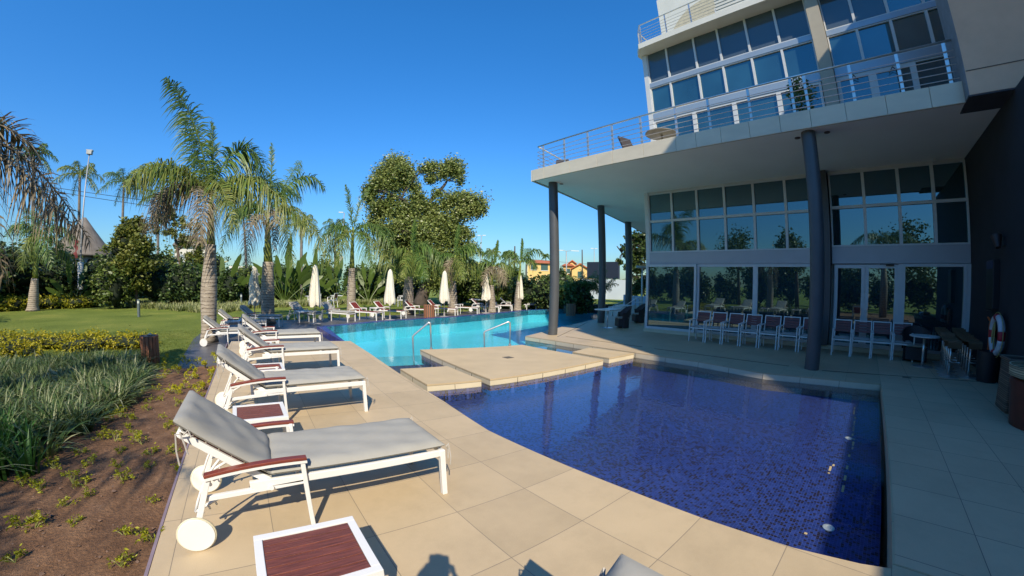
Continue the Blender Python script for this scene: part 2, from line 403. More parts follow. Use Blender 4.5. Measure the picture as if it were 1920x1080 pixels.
# slots between the coping and the terrace
def strip(a, b, w, z, name, mat):
    return MB().bar((a[0], a[1], z), (b[0], b[1], z), w, .006).build(name, mat, TERR)
strip(G(1228, 654.5), G(1480, 687), .022, .006, 'drain_slot', M['joint'])
strip(G(1540, 695), G(1860, 718), .022, .009, 'drain_slot', M['joint'])
strip(G(1058, 628.5), G(1205, 651), .018, .006, 'drain_slot', M['joint'])
strip(G(1688, 707), G(1705, 709), .07, .011, 'drain_cover', M['joint'])
strip(G(1042, 628.5), G(1100, 602), .02, .006, 'drain_slot', M['joint'])
# coping face of the terrace edge (pale cladding above the water line)
cf = MB()
cp = [RB[1], RB[2]] + COPE
for a, b in zip(cp[:-1], cp[1:]):
    cf.add([(a[0] - .012, a[1], -.02), (b[0] - .012, b[1], -.02), (b[0] - .012, b[1], -.135), (a[0] - .012, a[1], -.135)], [(0, 1, 2, 3)])
cf.build('coping_face', M['slabside'], TERR)
cjl = []
for a, b in zip(cp[:-1], cp[1:]):
    nseg = max(1, int(math.hypot(b[0] - a[0], b[1] - a[1]) / .66))
    for k in range(1, nseg + 1):
        t = k / nseg; x = a[0] + (b[0] - a[0]) * t; y = a[1] + (b[1] - a[1]) * t
        cjl.append(MB().b2((x - .016, y - .003, -.135), (x - .0125, y + .003, -.02)))
for q in cjl: q.build('joint', M['joint'], TERR)
# -------- pool shells
BF = -.36; TF = -.95
nd = len(P0) + 1
yl, yr = 8.9, 8.6
blue_poly = P0 + [(2.73, 8.9), COPE[0]] + COPE[1:]
turq_poly = [(2.73, 8.9), (2.73, 10.76), FARL] + FAR + [FARR] + RB + [COPE[0]]
def walls(poly, z0, z1, name, mat, closed=True, n=None):
    mb = MB(); k = len(poly)
    for i in range(k if closed else k - 1):
        a, b = poly[i], poly[(i + 1) % k]
        mb.add([(a[0], a[1], z1), (b[0], b[1], z1), (b[0], b[1], z0), (a[0], a[1], z0)], [(0, 1, 2, 3)])
    return struct(mb.build(name, mat, fix=False))
SPF = struct(tess(blue_poly, [], BF, 'shallow_pool_floor', M['blue']))
struct(tess(turq_poly, [], TF, 'deep_pool_floor', M['turqfloor']))
walls([COPE[0]] + COPE[1:] + P0 + [(2.73, 8.9)], BF, -.134, 'shallow_pool_wall', M['blue'], False)
walls(turq_poly, TF, -.134, 'deep_pool_wall', M['turq'], False)
walls([COPE[0], (2.73, 8.9)], TF, BF, 'deep_pool_ledge', M['turq'], False)
# -------- water: two sheets meeting over the ledge
struct(tess(blue_poly, [], WZ, 'shallow_pool_water', M['waterblue']))
struct(tess(turq_poly, [], WZ, 'deep_pool_water', M['water']))
# overflow edge on the left end, and its outer face dropping to the lower deck
a, b = FARL, P0b[1]
ao = FARLo; bo = G(640, 641, WZ)[:2]
struct(MB().prism([a, b, bo, ao], GZ - .1, WZ - .004).build('overflow_edge', M['navy']))
fe = [FARL] + FAR + [FARR]
mb = MB()
for a, b in zip(fe[:-1], fe[1:]):
    d = Vector((b[0] - a[0], b[1] - a[1])).normalized(); nx, ny = -d.y, d.x
    mb.prism([(a[0], a[1]), (b[0], b[1]), (b[0] + nx * .3, b[1] + ny * .3), (a[0] + nx * .3, a[1] + ny * .3)], GZ - .1, WZ - .003)
struct(mb.build('far_overflow_edge', M['navy']))
# -------- lower dark timber deck: left end and behind the far edge
low = [G(330, 690, GZ + .04)[:2], G(365, 634, GZ)[:2], G(395, 612, GZ)[:2], (-1.2, 20.6), (2, 20.2), (6, 21.3), (13, 23.0), (20, 25.6), (26, 26.5), (26.5, 22), FARR, FAR[2], FAR[1], FAR[0], FARL, FARLo, bo, G(640, 643, 0)[:2], (DKL + .1, 10.9), (DKL - .03, 9.0), G(410, 690, GZ + .04)[:2]]
struct(tess(low, [], GZ, 'timber_deck', M['lowdeck']))
# soil bed: gentle slope down to the lawn
sb = MB(); nx_, ny_ = 40, 70
xs = np.linspace(-3.4, DKL - .026, nx_); ys = np.linspace(-5, 9.55, ny_)
def soil_z(x, y):
    t = min(1, max(0, (y - 3) / 6.0)); return -.05 - .24 * t * t * (3 - 2 * t) - .02 * max(0, -x - 1.5) + .018 * math.sin(x * 5 + y * 3.1) * math.sin(y * 4.3 - x) + .012 * math.sin(x * 17 + 2 * math.sin(y * 9)) * math.sin(y * 15)
def soil_x0(y): return -3.4 if y < 6 else -3.4 + (y - 6) * .12
sb.add([(x, y, soil_z(x, y)) for y in ys for x in xs], [(j * nx_ + i, j * nx_ + i + 1, (j + 1) * nx_ + i + 1, (j + 1) * nx_ + i) for j in range(ny_ - 1) for i in range(nx_ - 1)])
struct(sb.build('soil_bed', M['soil'], smooth=True))
sb = MB(); xs2 = np.linspace(-14, -3.4, 24)
sb.add([(x, y, soil_z(x, y) - .0) for y in ys for x in xs2], [(j * 24 + i, j * 24 + i + 1, (j + 1) * 24 + i + 1, (j + 1) * 24 + i) for j in range(ny_ - 1) for i in range(23)])
struct(sb.build('planting_bed', M['soil'], smooth=True))
# clods and chips lying on the soil
cv, cfc = [], []
for k in range(1500):
    y = RR.uniform(.8, 9.2); x = RR.uniform(-3.3, DKL - .05); r = RR.uniform(.004, .016) * (1.6 if RR.random() < .06 else 1)
    z = soil_z(x, y) + r * .2; o = len(cv)
    for dx, dy, dz in ((1, 0, 0), (-.8, .3, 0), (0, 1, 0), (.2, -1, 0), (0, 0, .8), (0, 0, -.8)):
        cv.append((x + dx * r * RR.uniform(.6, 1.3), y + dy * r * RR.uniform(.6, 1.3), z + dz * r))
    cfc += [(o + i, o + j, o + e) for i, j in ((0, 2), (2, 1), (1, 3), (3, 0)) for e in (4, 5)]
np_mesh('soil_clods', cv, cfc, pm('clod', (.17, .105, .07), .95, 0, .5, 9, coord='pos'))['kind'] = 'stuff'
# brick edge of the lower deck at the left
# stone-slab platforms standing in the water
def platform(name, pts, label, drain=None):
    t = empty(name, (pts[0][0], pts[0][1], 0)); tag(t, label, 'platform', 'stone platforms in the pool')
    L = [(x - pts[0][0], y - pts[0][1]) for x, y in pts]
    MB().prism(L, -.03, 0).build('top', M['slab'], t)
    cxm = sum(p[0] for p in L) / len(L); cym = sum(p[1] for p in L) / len(L)
    s_ = lambda k: [(cxm + (x - cxm) * k, cym + (y - cym) * k) for x, y in L]
    MB().prism(s_(.997), -.036, -.0305).build('shadow_joint', M['joint'], t)
    MB().prism(s_(.9985), WZ - .012, -.0365).build('side_cladding', M['slabside'], t)
    MB().prism(s_(.985), BF + .004, WZ - .0125).build('base', M['blue'], t)  # blue mosaic stands in for the dark reflecting water over the cladding's foot
    n = len(L)
    for i in range(n):
        a, b = Vector(L[i]), Vector(L[(i + 1) % n]); d = b - a; ns = max(1, round(d.length / .665)); d2 = d.normalized(); nn = Vector((d2.y, -d2.x))
        for k in range(1, ns):
            q = a + d * k / ns; MB().box((q.x, q.y, -.082), (.006, .012, .088), math.atan2(d2.y, d2.x)).build('joint', M['joint'], t)
    if drain:
        MB().box((drain[0] - pts[0][0], drain[1] - pts[0][1], .003), (.2, .2, .005)).build('drain_grate', M['joint'], t)
    return t
isl = [G(919.7, 707.8)[:2], G(1130.4, 673.4)[:2], G(978, 641.8)[:2], G(789, 654.5)[:2]]
platform('stone_platform', isl, 'large square sand-coloured stone platform with a floor drain in the middle of the pool', G(953, 666)[:2])
platform('stone_platform', [G(801, 720.5)[:2], G(903.5, 709.5)[:2], G(840.6, 684.4)[:2], G(750, 691.7)[:2]], 'smaller stone stepping slab between the sun deck and the large platform')
platform('stone_platform', [G(1141.4, 670.7)[:2], G(1188.9, 662.4)[:2], G(1102, 650)[:2], G(1071, 657.3)[:2]], 'smaller stone stepping slab between the large platform and the terrace')
# underwater lights / inlets on the blue floor
M['plastic'] = pm('white_plastic', (.52, .55, .50), .4)
for px, py, lb in ((1550, 988, 'nearest round white inlet cover on the blue pool floor'), (1588, 821, 'middle round white inlet cover on the blue pool floor near the shaded wall'), (1597, 741, 'farthest round white inlet cover on the blue pool floor in the far corner')):
    q = G(px, py, BF + .0); t = MB().lathe([(.055, 0), (.055, .008), (.048, .013), (.025, .013), (.022, .008), (.0, .008)], (0, 0, 0), 20).build('pool_inlet', M['plastic'], smooth='auto'); t.location = (q[0], q[1], q[2] + .001); tag(t, lb, 'pool inlet', 'inlets on the pool floor')
q = G(1393, 721, BF); t = MB().box((0, 0, .008), (.16, .16, .012)).box((0, 0, .016), (.12, .12, .006)).build('pool_drain', M['joint']); t.location = (q[0], q[1], BF + .001); tag(t, 'small black square drain cover on the blue pool floor', 'drain')
# fallen repair tiles: pale strips on the mosaic, running beside the shaded wall
M['patch'] = pm('bare_mortar', (.55, .40, .18), .7)
mb = MB()
for (x0, y0), (x1, y1) in (((1601, 760), (1596, 850)), ((1590, 855), (1582, 905)), ((1580, 915), (1571, 950)), ((1560, 872), (1545, 905)), ((1520, 975), (1508, 1012))):
    a = G(x0, y0, BF); b = G(x1, y1, BF); nseg = max(3, int(math.hypot(b[0] - a[0], b[1] - a[1]) / .08))
    for k in range(nseg):
        if RR.random() < .45: continue
        t = k / nseg; x = round((a[0] + (b[0] - a[0]) * t) / .027) * .027; y = round((a[1] + (b[1] - a[1]) * t) / .027) * .027
        mb.b2((x, y, BF + .0005), (x + .027 * RR.choice((1, 2, 3)), y + .027, BF + .004))
tag(mb.build('bare_mortar', M['patch'], SPF), kind='stuff')
# ------------------------------------------------------------------ the hotel
M['frame'] = pm('pale_aluminium', (.60, .62, .62), .35, .0, .04, 3)
M['glass'] = glassmat('tinted_glass', (.009, .032, .042), .17)
M['glassup'] = glassmat('blind_glass', (.060, .085, .105), .05, .10)
M['glassmid'] = glassmat('blue_glass', (.012, .035, .055), .25, .3)
M['glassrow'] = glassmat('teal_glass', (.018, .070, .100), .14, .35)
M['spand'] = pm('spandrel_panel', (.34, .42, .48), .35, .35, .04, 2)
M['render'] = pm('pale_render', (.66, .66, .60), .85, 0, .05, 1.5, .2, 80, 'pos')
M['soffit'] = pm('soffit_paint', (.80, .80, .74), .9, 0, .03, 1.0, 0, 60, 'pos')
M['clad'] = tilemat('fascia_tile', (.62, .57, .46), .78, 8.0, .35, .05, (.2, .18, .15), .01, .6)
M['fascia'] = pm('fascia_stone', (.62, .56, .43), .6, 0, .08, 1.2, .1, 60, 'pos', (1, 1, 3))
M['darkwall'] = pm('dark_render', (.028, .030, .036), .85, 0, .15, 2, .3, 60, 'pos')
M['greycol'] = pm('column_grey', (.068, .074, .080), .42, 0, .08, 3, .05, 60)
M['beige'] = pm('beige_render', (.70, .45, .30), .9, 0, .07, 2.2, .35, 70, 'pos')
M['steel'] = pm('stainless_steel', (.66, .64, .60), .28, .75, .03, 4)
M['band'] = pm('band_panel', (.42, .43, .45), .5, .2, .04, 2)
FX = 12.5      # plane of the lower glazing
CZ = 5.2       # soffit
bld = empty('hotel_building', (FX, 0, 0)); tag(bld, 'glass fronted hotel building with white framed windows and a deep curved balcony over the terrace', 'building')
def part(mb, name, mat, parent=None, **k):
    mb.v = [(x - FX, y, z) for x, y, z in mb.v]; return mb.build(name, mat, parent or bld, **k)
def cell(y0, y1, z0, z1, X, fw, name='window', gl='glass', sunk=.05, depth=.09):
    """one pane with its own frame; looks towards -X"""
    w = part(MB().b2((X + sunk, y0 + fw * .5, z0 + fw * .5), (X + sunk + .02, y1 - fw * .5, z1 - fw * .5)), name, M[gl])
    m = MB(); h = fw / 2
    m.b2((X - .01, y0, z0), (X + depth, y0 + h, z1)); m.b2((X - .01, y1 - h, z0), (X + depth, y1, z1))
    m.b2((X - .008, y0 + h, z0), (X + depth, y1 - h, z0 + h)); m.b2((X - .008, y0 + h, z1 - h), (X + depth, y1 - h, z1))
    part(m, 'frame', M['frame'], w)
    return w
# lower glazing, left bay
ys = [onx(x, 440, FX)[1] for x in (1219, 1263.6, 1312, 1364, 1418.4, 1476.8, 1536)]
z0, z1, z2 = 2.90, 4.06, 5.13
for a, b in zip(ys[:-1], ys[1:]):
    cell(b, a, z0, z1, FX, .085); cell(b, a, z1, z2, FX, .085)
part(MB().b2((FX - .03, ys[0] - .001, 0), (FX + .25, ys[0] + .17, CZ)), 'corner_post', M['frame'])
part(MB().b2((FX + .03, ys[-1], z2), (FX + .2, ys[0], CZ)), 'head', M['frame'])
part(MB().b2((FX - .02, ys[-1] - .1, 2.47), (FX + .14, ys[0] + .12, 2.90)), 'band_panel', M['band'])
g0 = [ys[0] + .1, onx(1310, 540, FX)[1], onx(1419, 540, FX)[1], onx(1536, 540, FX)[1] - .1]
for i, (a, b) in enumerate(zip(g0[:-1], g0[1:])):
    x = FX - (.10 if i == 0 else .0)
    d = cell(b, a, .12, 2.46, x, .17, 'sliding_door', 'glassmid' if 0 else 'glass')
    if i == 0:
        part(MB().tube([(x - .05, a - .12, .95), (x - .05, a - .12, 1.35)], .014), 'handle', M['steel'], d)
part(MB().b2((FX - .14, -2.74, 0), (FX + .3, ys[0] + .14, .115)), 'plinth', M['slabside'])
# dark pier between the two bays
py0 = onx(1536, 500, FX)[1]; py1 = onx(1558, 500, FX)[1]
part(MB().b2((FX - .22, py1 + .02, .12), (FX + .4, py0 - .10, CZ)), 'pier', M['greycol'])
part(MB().tube([(FX - .3, py0 + .02, .12), (FX - .3, py0 + .02, CZ)], .035), 'downpipe', M['frame'])
# right bay
yr_ = [onx(x, 420, FX)[1] for x in (1557, 1619.6, 1685, 1751, 1813)]
yr_[-1] = -2.73
for a, b in zip(yr_[:-1], yr_[1:]):
    cell(b, a, 2.96, 4.10, FX, .085, gl='glass'); cell(b, a, 4.10, z2, FX, .085, gl='glass')
part(MB().b2((FX + .03, yr_[-1], z2), (FX + .2, yr_[0], CZ)), 'head', M['frame'])
part(MB().b2((FX - .02, yr_[-1], 2.47), (FX + .14, yr_[0], 2.955)), 'band_panel', M['band'])
dl = [onx(x, 560, FX)[1] for x in (1562, 1618, 1680)]
for i, (a, b) in enumerate(((dl[0], dl[1]), (dl[1], dl[2]))):
    d = cell(b + .005, a - .005, .12, 2.44, FX, .20, 'door')
    yh = dl[1] + (.09 if i == 0 else -.09)
    part(MB().tube([(FX - .03, yh, .98), (FX - .07, yh, .98), (FX - .07, yh, 1.22), (FX - .03, yh, 1.22)], .012), 'handle', M['steel'], d)
part(MB().b2((FX - .06, dl[2] + .12, 2.40), (FX - .012, dl[2] + .34, 2.46)).tube([(FX - .06, dl[2] + .2, 2.43), (FX - .16, dl[2] + .3, 2.44), (FX - .05, dl[2] + .5, 2.45)], .01), 'door_closer', M['joint'])
cell(-2.65, dl[2] - .1, .12, 2.46, FX, .15, 'window', 'glass')
part(MB().b2((FX - .01, dl[2] - .1, .12), (FX + .1, dl[2] + .003, 2.46)), 'door_post', M['frame'])
part(MB().b2((FX - .01, -2.74, .12), (FX + .1, -2.655, 2.46)), 'side_post', M['frame'])
# body of the building behind the glazing
part(MB().b2((FX + .3, -2.75, 0), (30, ys[0] + .10, CZ)), 'wall', M['render'])
# side wall on the right, under the overhang
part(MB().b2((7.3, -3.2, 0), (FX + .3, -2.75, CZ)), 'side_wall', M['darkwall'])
# balcony: slab, soffit, fascia
RX = 8.75
farA = (8.86, 10.10); farB = (22.5, 14.3)
rimY = -2.06
slab = [(RX, rimY), (RX, 10.06), farB, (30, 12), (30, -3.2), (9.3, -3.2), (9.3, rimY)]
def inset(p): return p
part(MB().prism([(RX + .06, rimY), (RX + .06, 10.0), (farB[0] - .1, farB[1] - .05), (30, 12), (30, -2.76), (9.32, -2.76), (9.32, rimY)], CZ, CZ + .30), 'balcony_slab', M['soffit'])
part(MB().prism([(RX + .06, rimY), (RX + .06, 10.0), (farB[0] - .1, farB[1] - .05), (30, 12), (30, -2.76), (9.32, -2.76), (9.32, rimY)], CZ + .302, CZ + .38), 'balcony_floor', M['slabside'])
fy = [10.06, 9.45, 8.25, 7.1, 6.5, 5.4, 4.35, 3.75, 3.05, 2.3, 1.55, .85, .1, -.7, -1.5, rimY]
for a, b in zip(fy[:-1], fy[1:]):
    part(MB().b2((RX - .02, b + .004, CZ - .02), (RX + .055, a - .004, CZ + .40)), 'fascia_panel', M['fascia'], bevel=.004)
dv = Vector((farB[0] - RX, farB[1] - 10.06)); L_ = dv.length; dn = dv.normalized(); nn = Vector((-dn.y, dn.x))
k = 0
while k < L_ - .3:
    a = Vector((RX, 10.06)) + dn * (k + .004); b = Vector((RX, 10.06)) + dn * (min(k + 1.2, L_) - .004)
    part(MB().prism([(a.x, a.y), (b.x, b.y), (b.x + nn.x * .05, b.y + nn.y * .05), (a.x + nn.x * .05, a.y + nn.y * .05)], CZ - .02, CZ + .40), 'fascia_panel', M['fascia']); k += 1.2
for px, py in ((1494, 259), (1548, 249)):
    q = G(px, py, CZ); part(MB().lathe([(.07, 0), (.07, -.015), (.05, -.02)], (q[0], q[1], CZ), 14), 'downlight', pm('bronze', (.10, .06, .04), .5))
q = G(1052, 346, CZ); part(MB().lathe([(.07, 0), (.07, -.015), (.05, -.02)], (q[0], q[1], CZ), 14), 'downlight', M['joint'])
q = onx(1750, 296, FX - .3); part(MB().box((FX - .2, q[1], CZ - .07), (.16, .07, .07)).box((FX - .2, q[1], CZ - .015), (.03, .03, .05)), 'security_camera', M['frame'])
# columns
for (x, y), r in ((G(1033, 624)[:2], .16), (G(1124, 604)[:2], .17), (G(1176, 590)[:2], .2), (G(1521, 692)[:2], .165)):
    part(MB().lathe([(r, 0), (r, CZ)], (x, y, 0), 32, False), 'column', M['greycol'], smooth=True)
# balcony railing
rl = empty('railing'); rl.parent = bld; rl.name = 'railing'
yp = [9.59, 8.57, 7.53, 6.54, 5.49, 4.33, 3.34, 2.24, 1.19, .87, -.12, -1.06, -1.91]
TZ = 6.52; BZ = CZ + .38
XR = RX + .10
def rpart(mb, name, mat, **k): 
    mb.v = [(x - FX, y, z) for x, y, z in mb.v]; return mb.build(name, mat, rl, **k)
corner = (XR, 9.86)
for y in yp: rpart(MB().b2((XR - .012, y - .032, BZ), (XR + .012, y + .032, TZ - .03)), 'post', M['steel'])
side = [Vector(corner) + dn * s for s in (.35, 1.6, 2.9, 4.3, 5.8, 7.4, 9.2, 11.0)]
for s in side: rpart(MB().box((s.x, s.y, (BZ + TZ) / 2), (.06, .025, TZ - BZ - .03), math.atan2(dn.y, dn.x)), 'post', M['steel'])
e2 = Vector(corner) + dn * 12
rpart(MB().tube([(XR, -2.05, TZ), (XR, corner[1], TZ)], .026).tube([(corner[0], corner[1], TZ), (e2.x, e2.y, TZ)], .026), 'top_rail', M['steel'], smooth=True)
for i in range(5):
    z = BZ + .13 + i * .145
    rpart(MB().tube([(XR - .03, -2.05, z), (XR - .03, corner[1], z)], .0085, 6).tube([(corner[0] - .03, corner[1], z), (e2.x, e2.y, z)], .0085, 6), 'rail', M['steel'])
# upper glazing on its own plane, set back
UX = 13.3
uy = [onx(x, y, UX)[1] for x, y in ((1220, 155), (1256.7, 144), (1308, 127.7), (1353, 114), (1405, 98), (1460, 82.7), (1519, 68))]
for a, b in zip(uy[:-1], uy[1:]):
    cell(b, a, 10.34, 12.0, UX, .085, gl='glassup'); cell(b, a, 8.84, 10.12, UX, .085, gl='glassrow')
part(MB().b2((UX - .03, uy[-1], 10.125), (UX + .1, uy[0], 10.335)), 'transom', M['spand'])
part(MB().b2((UX - .03, uy[-1], 8.52), (UX + .1, uy[0], 8.835)), 'spandrel', M['spand'])
part(MB().b2((UX - .04, uy[0] + .005, 5.58), (UX + .3, uy[0] + .22, 11.88)), 'corner_post', M['frame'])
ur = [onx(x, y, UX)[1] for x, y in ((1545, 60), (1601.7, 49), (1666.7, 33), (1736.7, 20), (1786, 11))] + [-4.6]
for a, b in zip(ur[:-1], ur[1:]):
    cell(b, a, 10.30, 12.0, UX, .085, gl='glassup' if a > -.8 else 'glassrow'); cell(b, a, 8.84, 10.09, UX, .085, gl='glassrow')
part(MB().b2((UX - .03, ur[-1], 10.095), (UX + .1, ur[0], 10.295)), 'transom', M['spand'])
part(MB().b2((UX - .03, ur[-1], 8.52), (UX + .1, ur[0], 8.835)), 'spandrel', M['spand'])
part(MB().b2((UX - .28, ur[0] + .02, 5.58), (UX + .3, uy[-1] - .02, 12.8)), 'pier', pm('pier_render', (.40, .37, .30), .9, 0, .06, 2, .2, 60, 'pos'))
# balcony doors under the spandrel
dd = [uy[0], uy[0] - 1.9, uy[0] - 3.6, uy[0] - 5.3, uy[-1] + .02]
for a, b in zip(dd[:-1], dd[1:]): cell(b, a, 5.6, 8.515, UX, .17, 'balcony_door', 'glassrow')
de = [ur[0], ur[0] - 1.1, ur[0] - 2.3, ur[0] - 3.4, -4.6]
for i, (a, b) in enumerate(zip(de[:-1], de[1:])):
    d = cell(b, a, 5.6, 8.515, UX, .24 if i < 2 else .10, 'balcony_door', 'glassrow' if i < 3 else 'glass')
    if i < 2: part(MB().bar((UX - .02, (a + b) / 2 - .12, 8.28), (UX - .14, (a + b) / 2, 8.42), .02).bar((UX - .14, (a + b) / 2, 8.42), (UX - .02, (a + b) / 2 + .12, 8.28), .02), 'door_closer', M['joint'], d)
part(MB().b2((UX + .3, -6, 5.58), (30, uy[0] + .2, 12.2)), 'upper_wall', M['render'])
# third floor slab, its railing, and the storey above
part(MB().prism([(12.68, -6.2), (12.68, 7.55), (13.2, 7.95), (30, 7.95), (30, -6.2)], 11.89, 12.16), 'upper_slab', M['render'])
r2 = empty('railing'); r2.parent = bld
def r2p(mb, name, mat, **k):
    mb.v = [(x - FX, y, z) for x, y, z in mb.v]; return mb.build(name, mat, r2, **k)
for y in (7.42, 6.12, 4.95, 3.75, 2.6): r2p(MB().b2((12.75, y - .03, 12.16), (12.775, y + .03, 13.18)), 'post', M['steel'])
for x, y in ((13.2, 7.8), (14.6, 7.82), (16, 7.82)): r2p(MB().b2((x - .03, y - .012, 12.16), (x + .03, y + .012, 13.18)), 'post', M['steel'])
r2p(MB().tube([(12.76, 2.5, 13.2), (12.76, 7.45, 13.2), (13.2, 7.8, 13.2), (18, 7.8, 13.2)], .025), 'top_rail', M['steel'])
for i in range(5):
    z = 12.3 + i * .155; r2p(MB().tube([(12.73, 2.5, z), (12.73, 7.45, z), (13.2, 7.77, z), (18, 7.77, z)], .0085, 6), 'rail', M['steel'])
part(MB().b2((12.74, -6, 12.165), (13.3, 3.85, 14.6)), 'parapet', M['render'])
part(MB().b2((15.2, 3.85, 12.165), (15.5, 7.6, 16.5)), 'loggia_wall', M['render'])
arch = MB(); pts = [(0, 0)] + [(2.3 * math.cos(t) , 2.3 * math.sin(t)) for t in np.linspace(0, PI / 2, 12)]
part(MB().add([(15.15, 7.2 - 2.3 + (2.3 * math.cos(t)) , 12.17 + 2.2 * math.sin(t) + .9 * (1 if t > 0 else 0)) for t in np.linspace(0, PI / 2, 14)] + [(15.15, 4.5, 15.27), (15.15, 4.5, 12.17)], [tuple(range(16))]), 'arched_recess', pm('cream_render', (.52, .47, .34), .9, coord='pos'))
cell(3.9, 4.6, 12.17, 14.3, 15.0, .1, 'balcony_door', 'glassmid')
# overhanging wing on the right
wg = empty('hotel_wing', (8.5, -2.06, CZ)); tag(wg, 'beige rendered wing overhanging the terrace at the right edge with a dark grey underside', 'building')
def wpart(mb, name, mat, **k):
    mb.v = [(x - 8.5, y + 2.06, z - CZ) for x, y, z in mb.v]; return mb.build(name, mat, wg, **k)
wpart(MB().b2((8.5, -9, CZ + .012), (8.62, -2.08, 13)), 'front_wall', M['beige'])
wpart(MB().b2((8.492, -9, CZ + .46), (8.499, -2.09, CZ + .475)), 'groove', M['joint'])
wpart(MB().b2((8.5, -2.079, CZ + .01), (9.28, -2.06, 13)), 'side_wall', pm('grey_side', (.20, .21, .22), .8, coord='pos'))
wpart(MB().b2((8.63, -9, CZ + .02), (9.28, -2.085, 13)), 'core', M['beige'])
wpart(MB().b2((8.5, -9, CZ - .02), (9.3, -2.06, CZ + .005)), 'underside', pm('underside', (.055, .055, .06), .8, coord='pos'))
# the blocks of the hotel behind the photographer that throw the shade on the right
tw = empty('hotel_tower', (3.3, -6, 0)); tag(tw, 'tall hotel block behind the camera whose shadow covers the right of the terrace', 'building')
pf = [(-.25, 15.6), (-.25, 10.0), (1.85, 5.45), (1.85, 0), (18, 0), (18, 15.6)]  # outline of the unseen block, shaped to give the terrace and pool shade edges
MB().add([(x, 0, z) for x, z in pf] + [(x, -12, z) for x, z in pf], [tuple(range(6)), tuple(range(6, 12))[::-1]] + [(i, (i + 1) % 6, 6 + (i + 1) % 6, 6 + i) for i in range(6)]).build('wall', M['beige'], tw)
for i in range(7):
    for j in range(4): MB().b2((3 + i * 2.1, .0, 1.5 + j * 3.4), (4.3 + i * 2.1, .02, 3.6 + j * 3.4)).build('window', M['glass'], tw)
lw = empty('hotel_podium', (-1, -6, 0)); tag(lw, 'low hotel block behind the camera beside the tower', 'building')
MB().b2((-2.0, -12, 0), (6.1, 0, 5.45)).build('wall', M['beige'], lw)
# ------------------------------------------------------------------ furniture
M['white'] = pm('white_powder_coat', (.70, .70, .68), .35, 0, .03, 4)
M['cushion'] = pm('grey_cushion', (.31, .303, .268), .9, 0, .05, 5, .35, 300, 'obj')
M['cushpale'] = pm('pale_cushion', (.36, .36, .34), .9, 0, .05, 5, .3, 300, 'obj')
M['teak'] = boardmat('red_wood', (.13, .030, .018), .062, 1, .35, .4, 'obj', .07)
M['teakplain'] = pm('red_wood_arm', (.17, .035, .022), .4, 0, .3, 6, .15, 40, 'obj', (2, 30, 30))
M['maroon'] = pm('maroon_mesh', (.15, .018, .014), .75, 0, .15, 8, .3, 200)
M['tyre'] = pm('wheel_rim', (.60, .56, .40), .4)
M['strap'] = pm('tie_cord', (.42, .40, .36), .9)
M['wicker'] = pm('dark_wicker', (.030, .024, .026), .6, 0, .4, 60, .6, 120, 'obj')
M['stone'] = pm('parasol_base', (.3, .28, .26), .8)
def cushion(L, Wd, T, nx=26, ny=14, seed=0, sag=.016):
    """a soft pad lying on z=0, x 0..L, y 0..Wd, with rounded seams"""
    r = random.Random(seed); vs = []; fs = []
    prof = [(-.0, .5), (.14, .92), (.35, 1.0)]
    def lift(x, y):
        ex = min(x, L - x) / .07; ey = min(y, Wd - y) / .07
        e = min(1, ex, ey); return max(0, 1 - (1 - e) ** 2.2) if e < 1 else 1
    xs = [0, .008, .025, .055] + [.055 + (L - .11) * i / nx for i in range(1, nx)] + [L - .055, L - .025, L - .008, L]
    yy = [0, .008, .025, .055] + [.055 + (Wd - .11) * i / ny for i in range(1, ny)] + [Wd - .055, Wd - .025, Wd - .008, Wd]
    nX, nY = len(xs), len(yy)
    for top in (1, 0):
        for x in xs:
            for y in yy:
                k = lift(x, y); wv = .0035 * math.sin(x * 23 + seed + 3 * math.sin(y * 9)) + .003 * math.sin(y * 31 + x * 11 + seed) + .006 * math.sin(x * 4.1 + seed) * math.sin(y * 7 + seed * 2)
                z = T * .5 + (T * .5 * k + wv * k + sag * .4 * math.sin(PI * y / Wd) * k if top else -T * .5 * k)
                vs.append((x, y, z))
    for i in range(nX - 1):
        for j in range(nY - 1):
            a = i * nY + j; fs.append((a, a + nY, a + nY + 1, a + 1))
            b = nX * nY + a; fs.append((b, b + 1, b + nY + 1, b + nY))
    m = MB().add(vs, fs)
    # seam piping
    return m
def tf(mb, mtx):
    mb.v = [tuple(mtx @ Vector(v)) for v in mb.v]; return mb
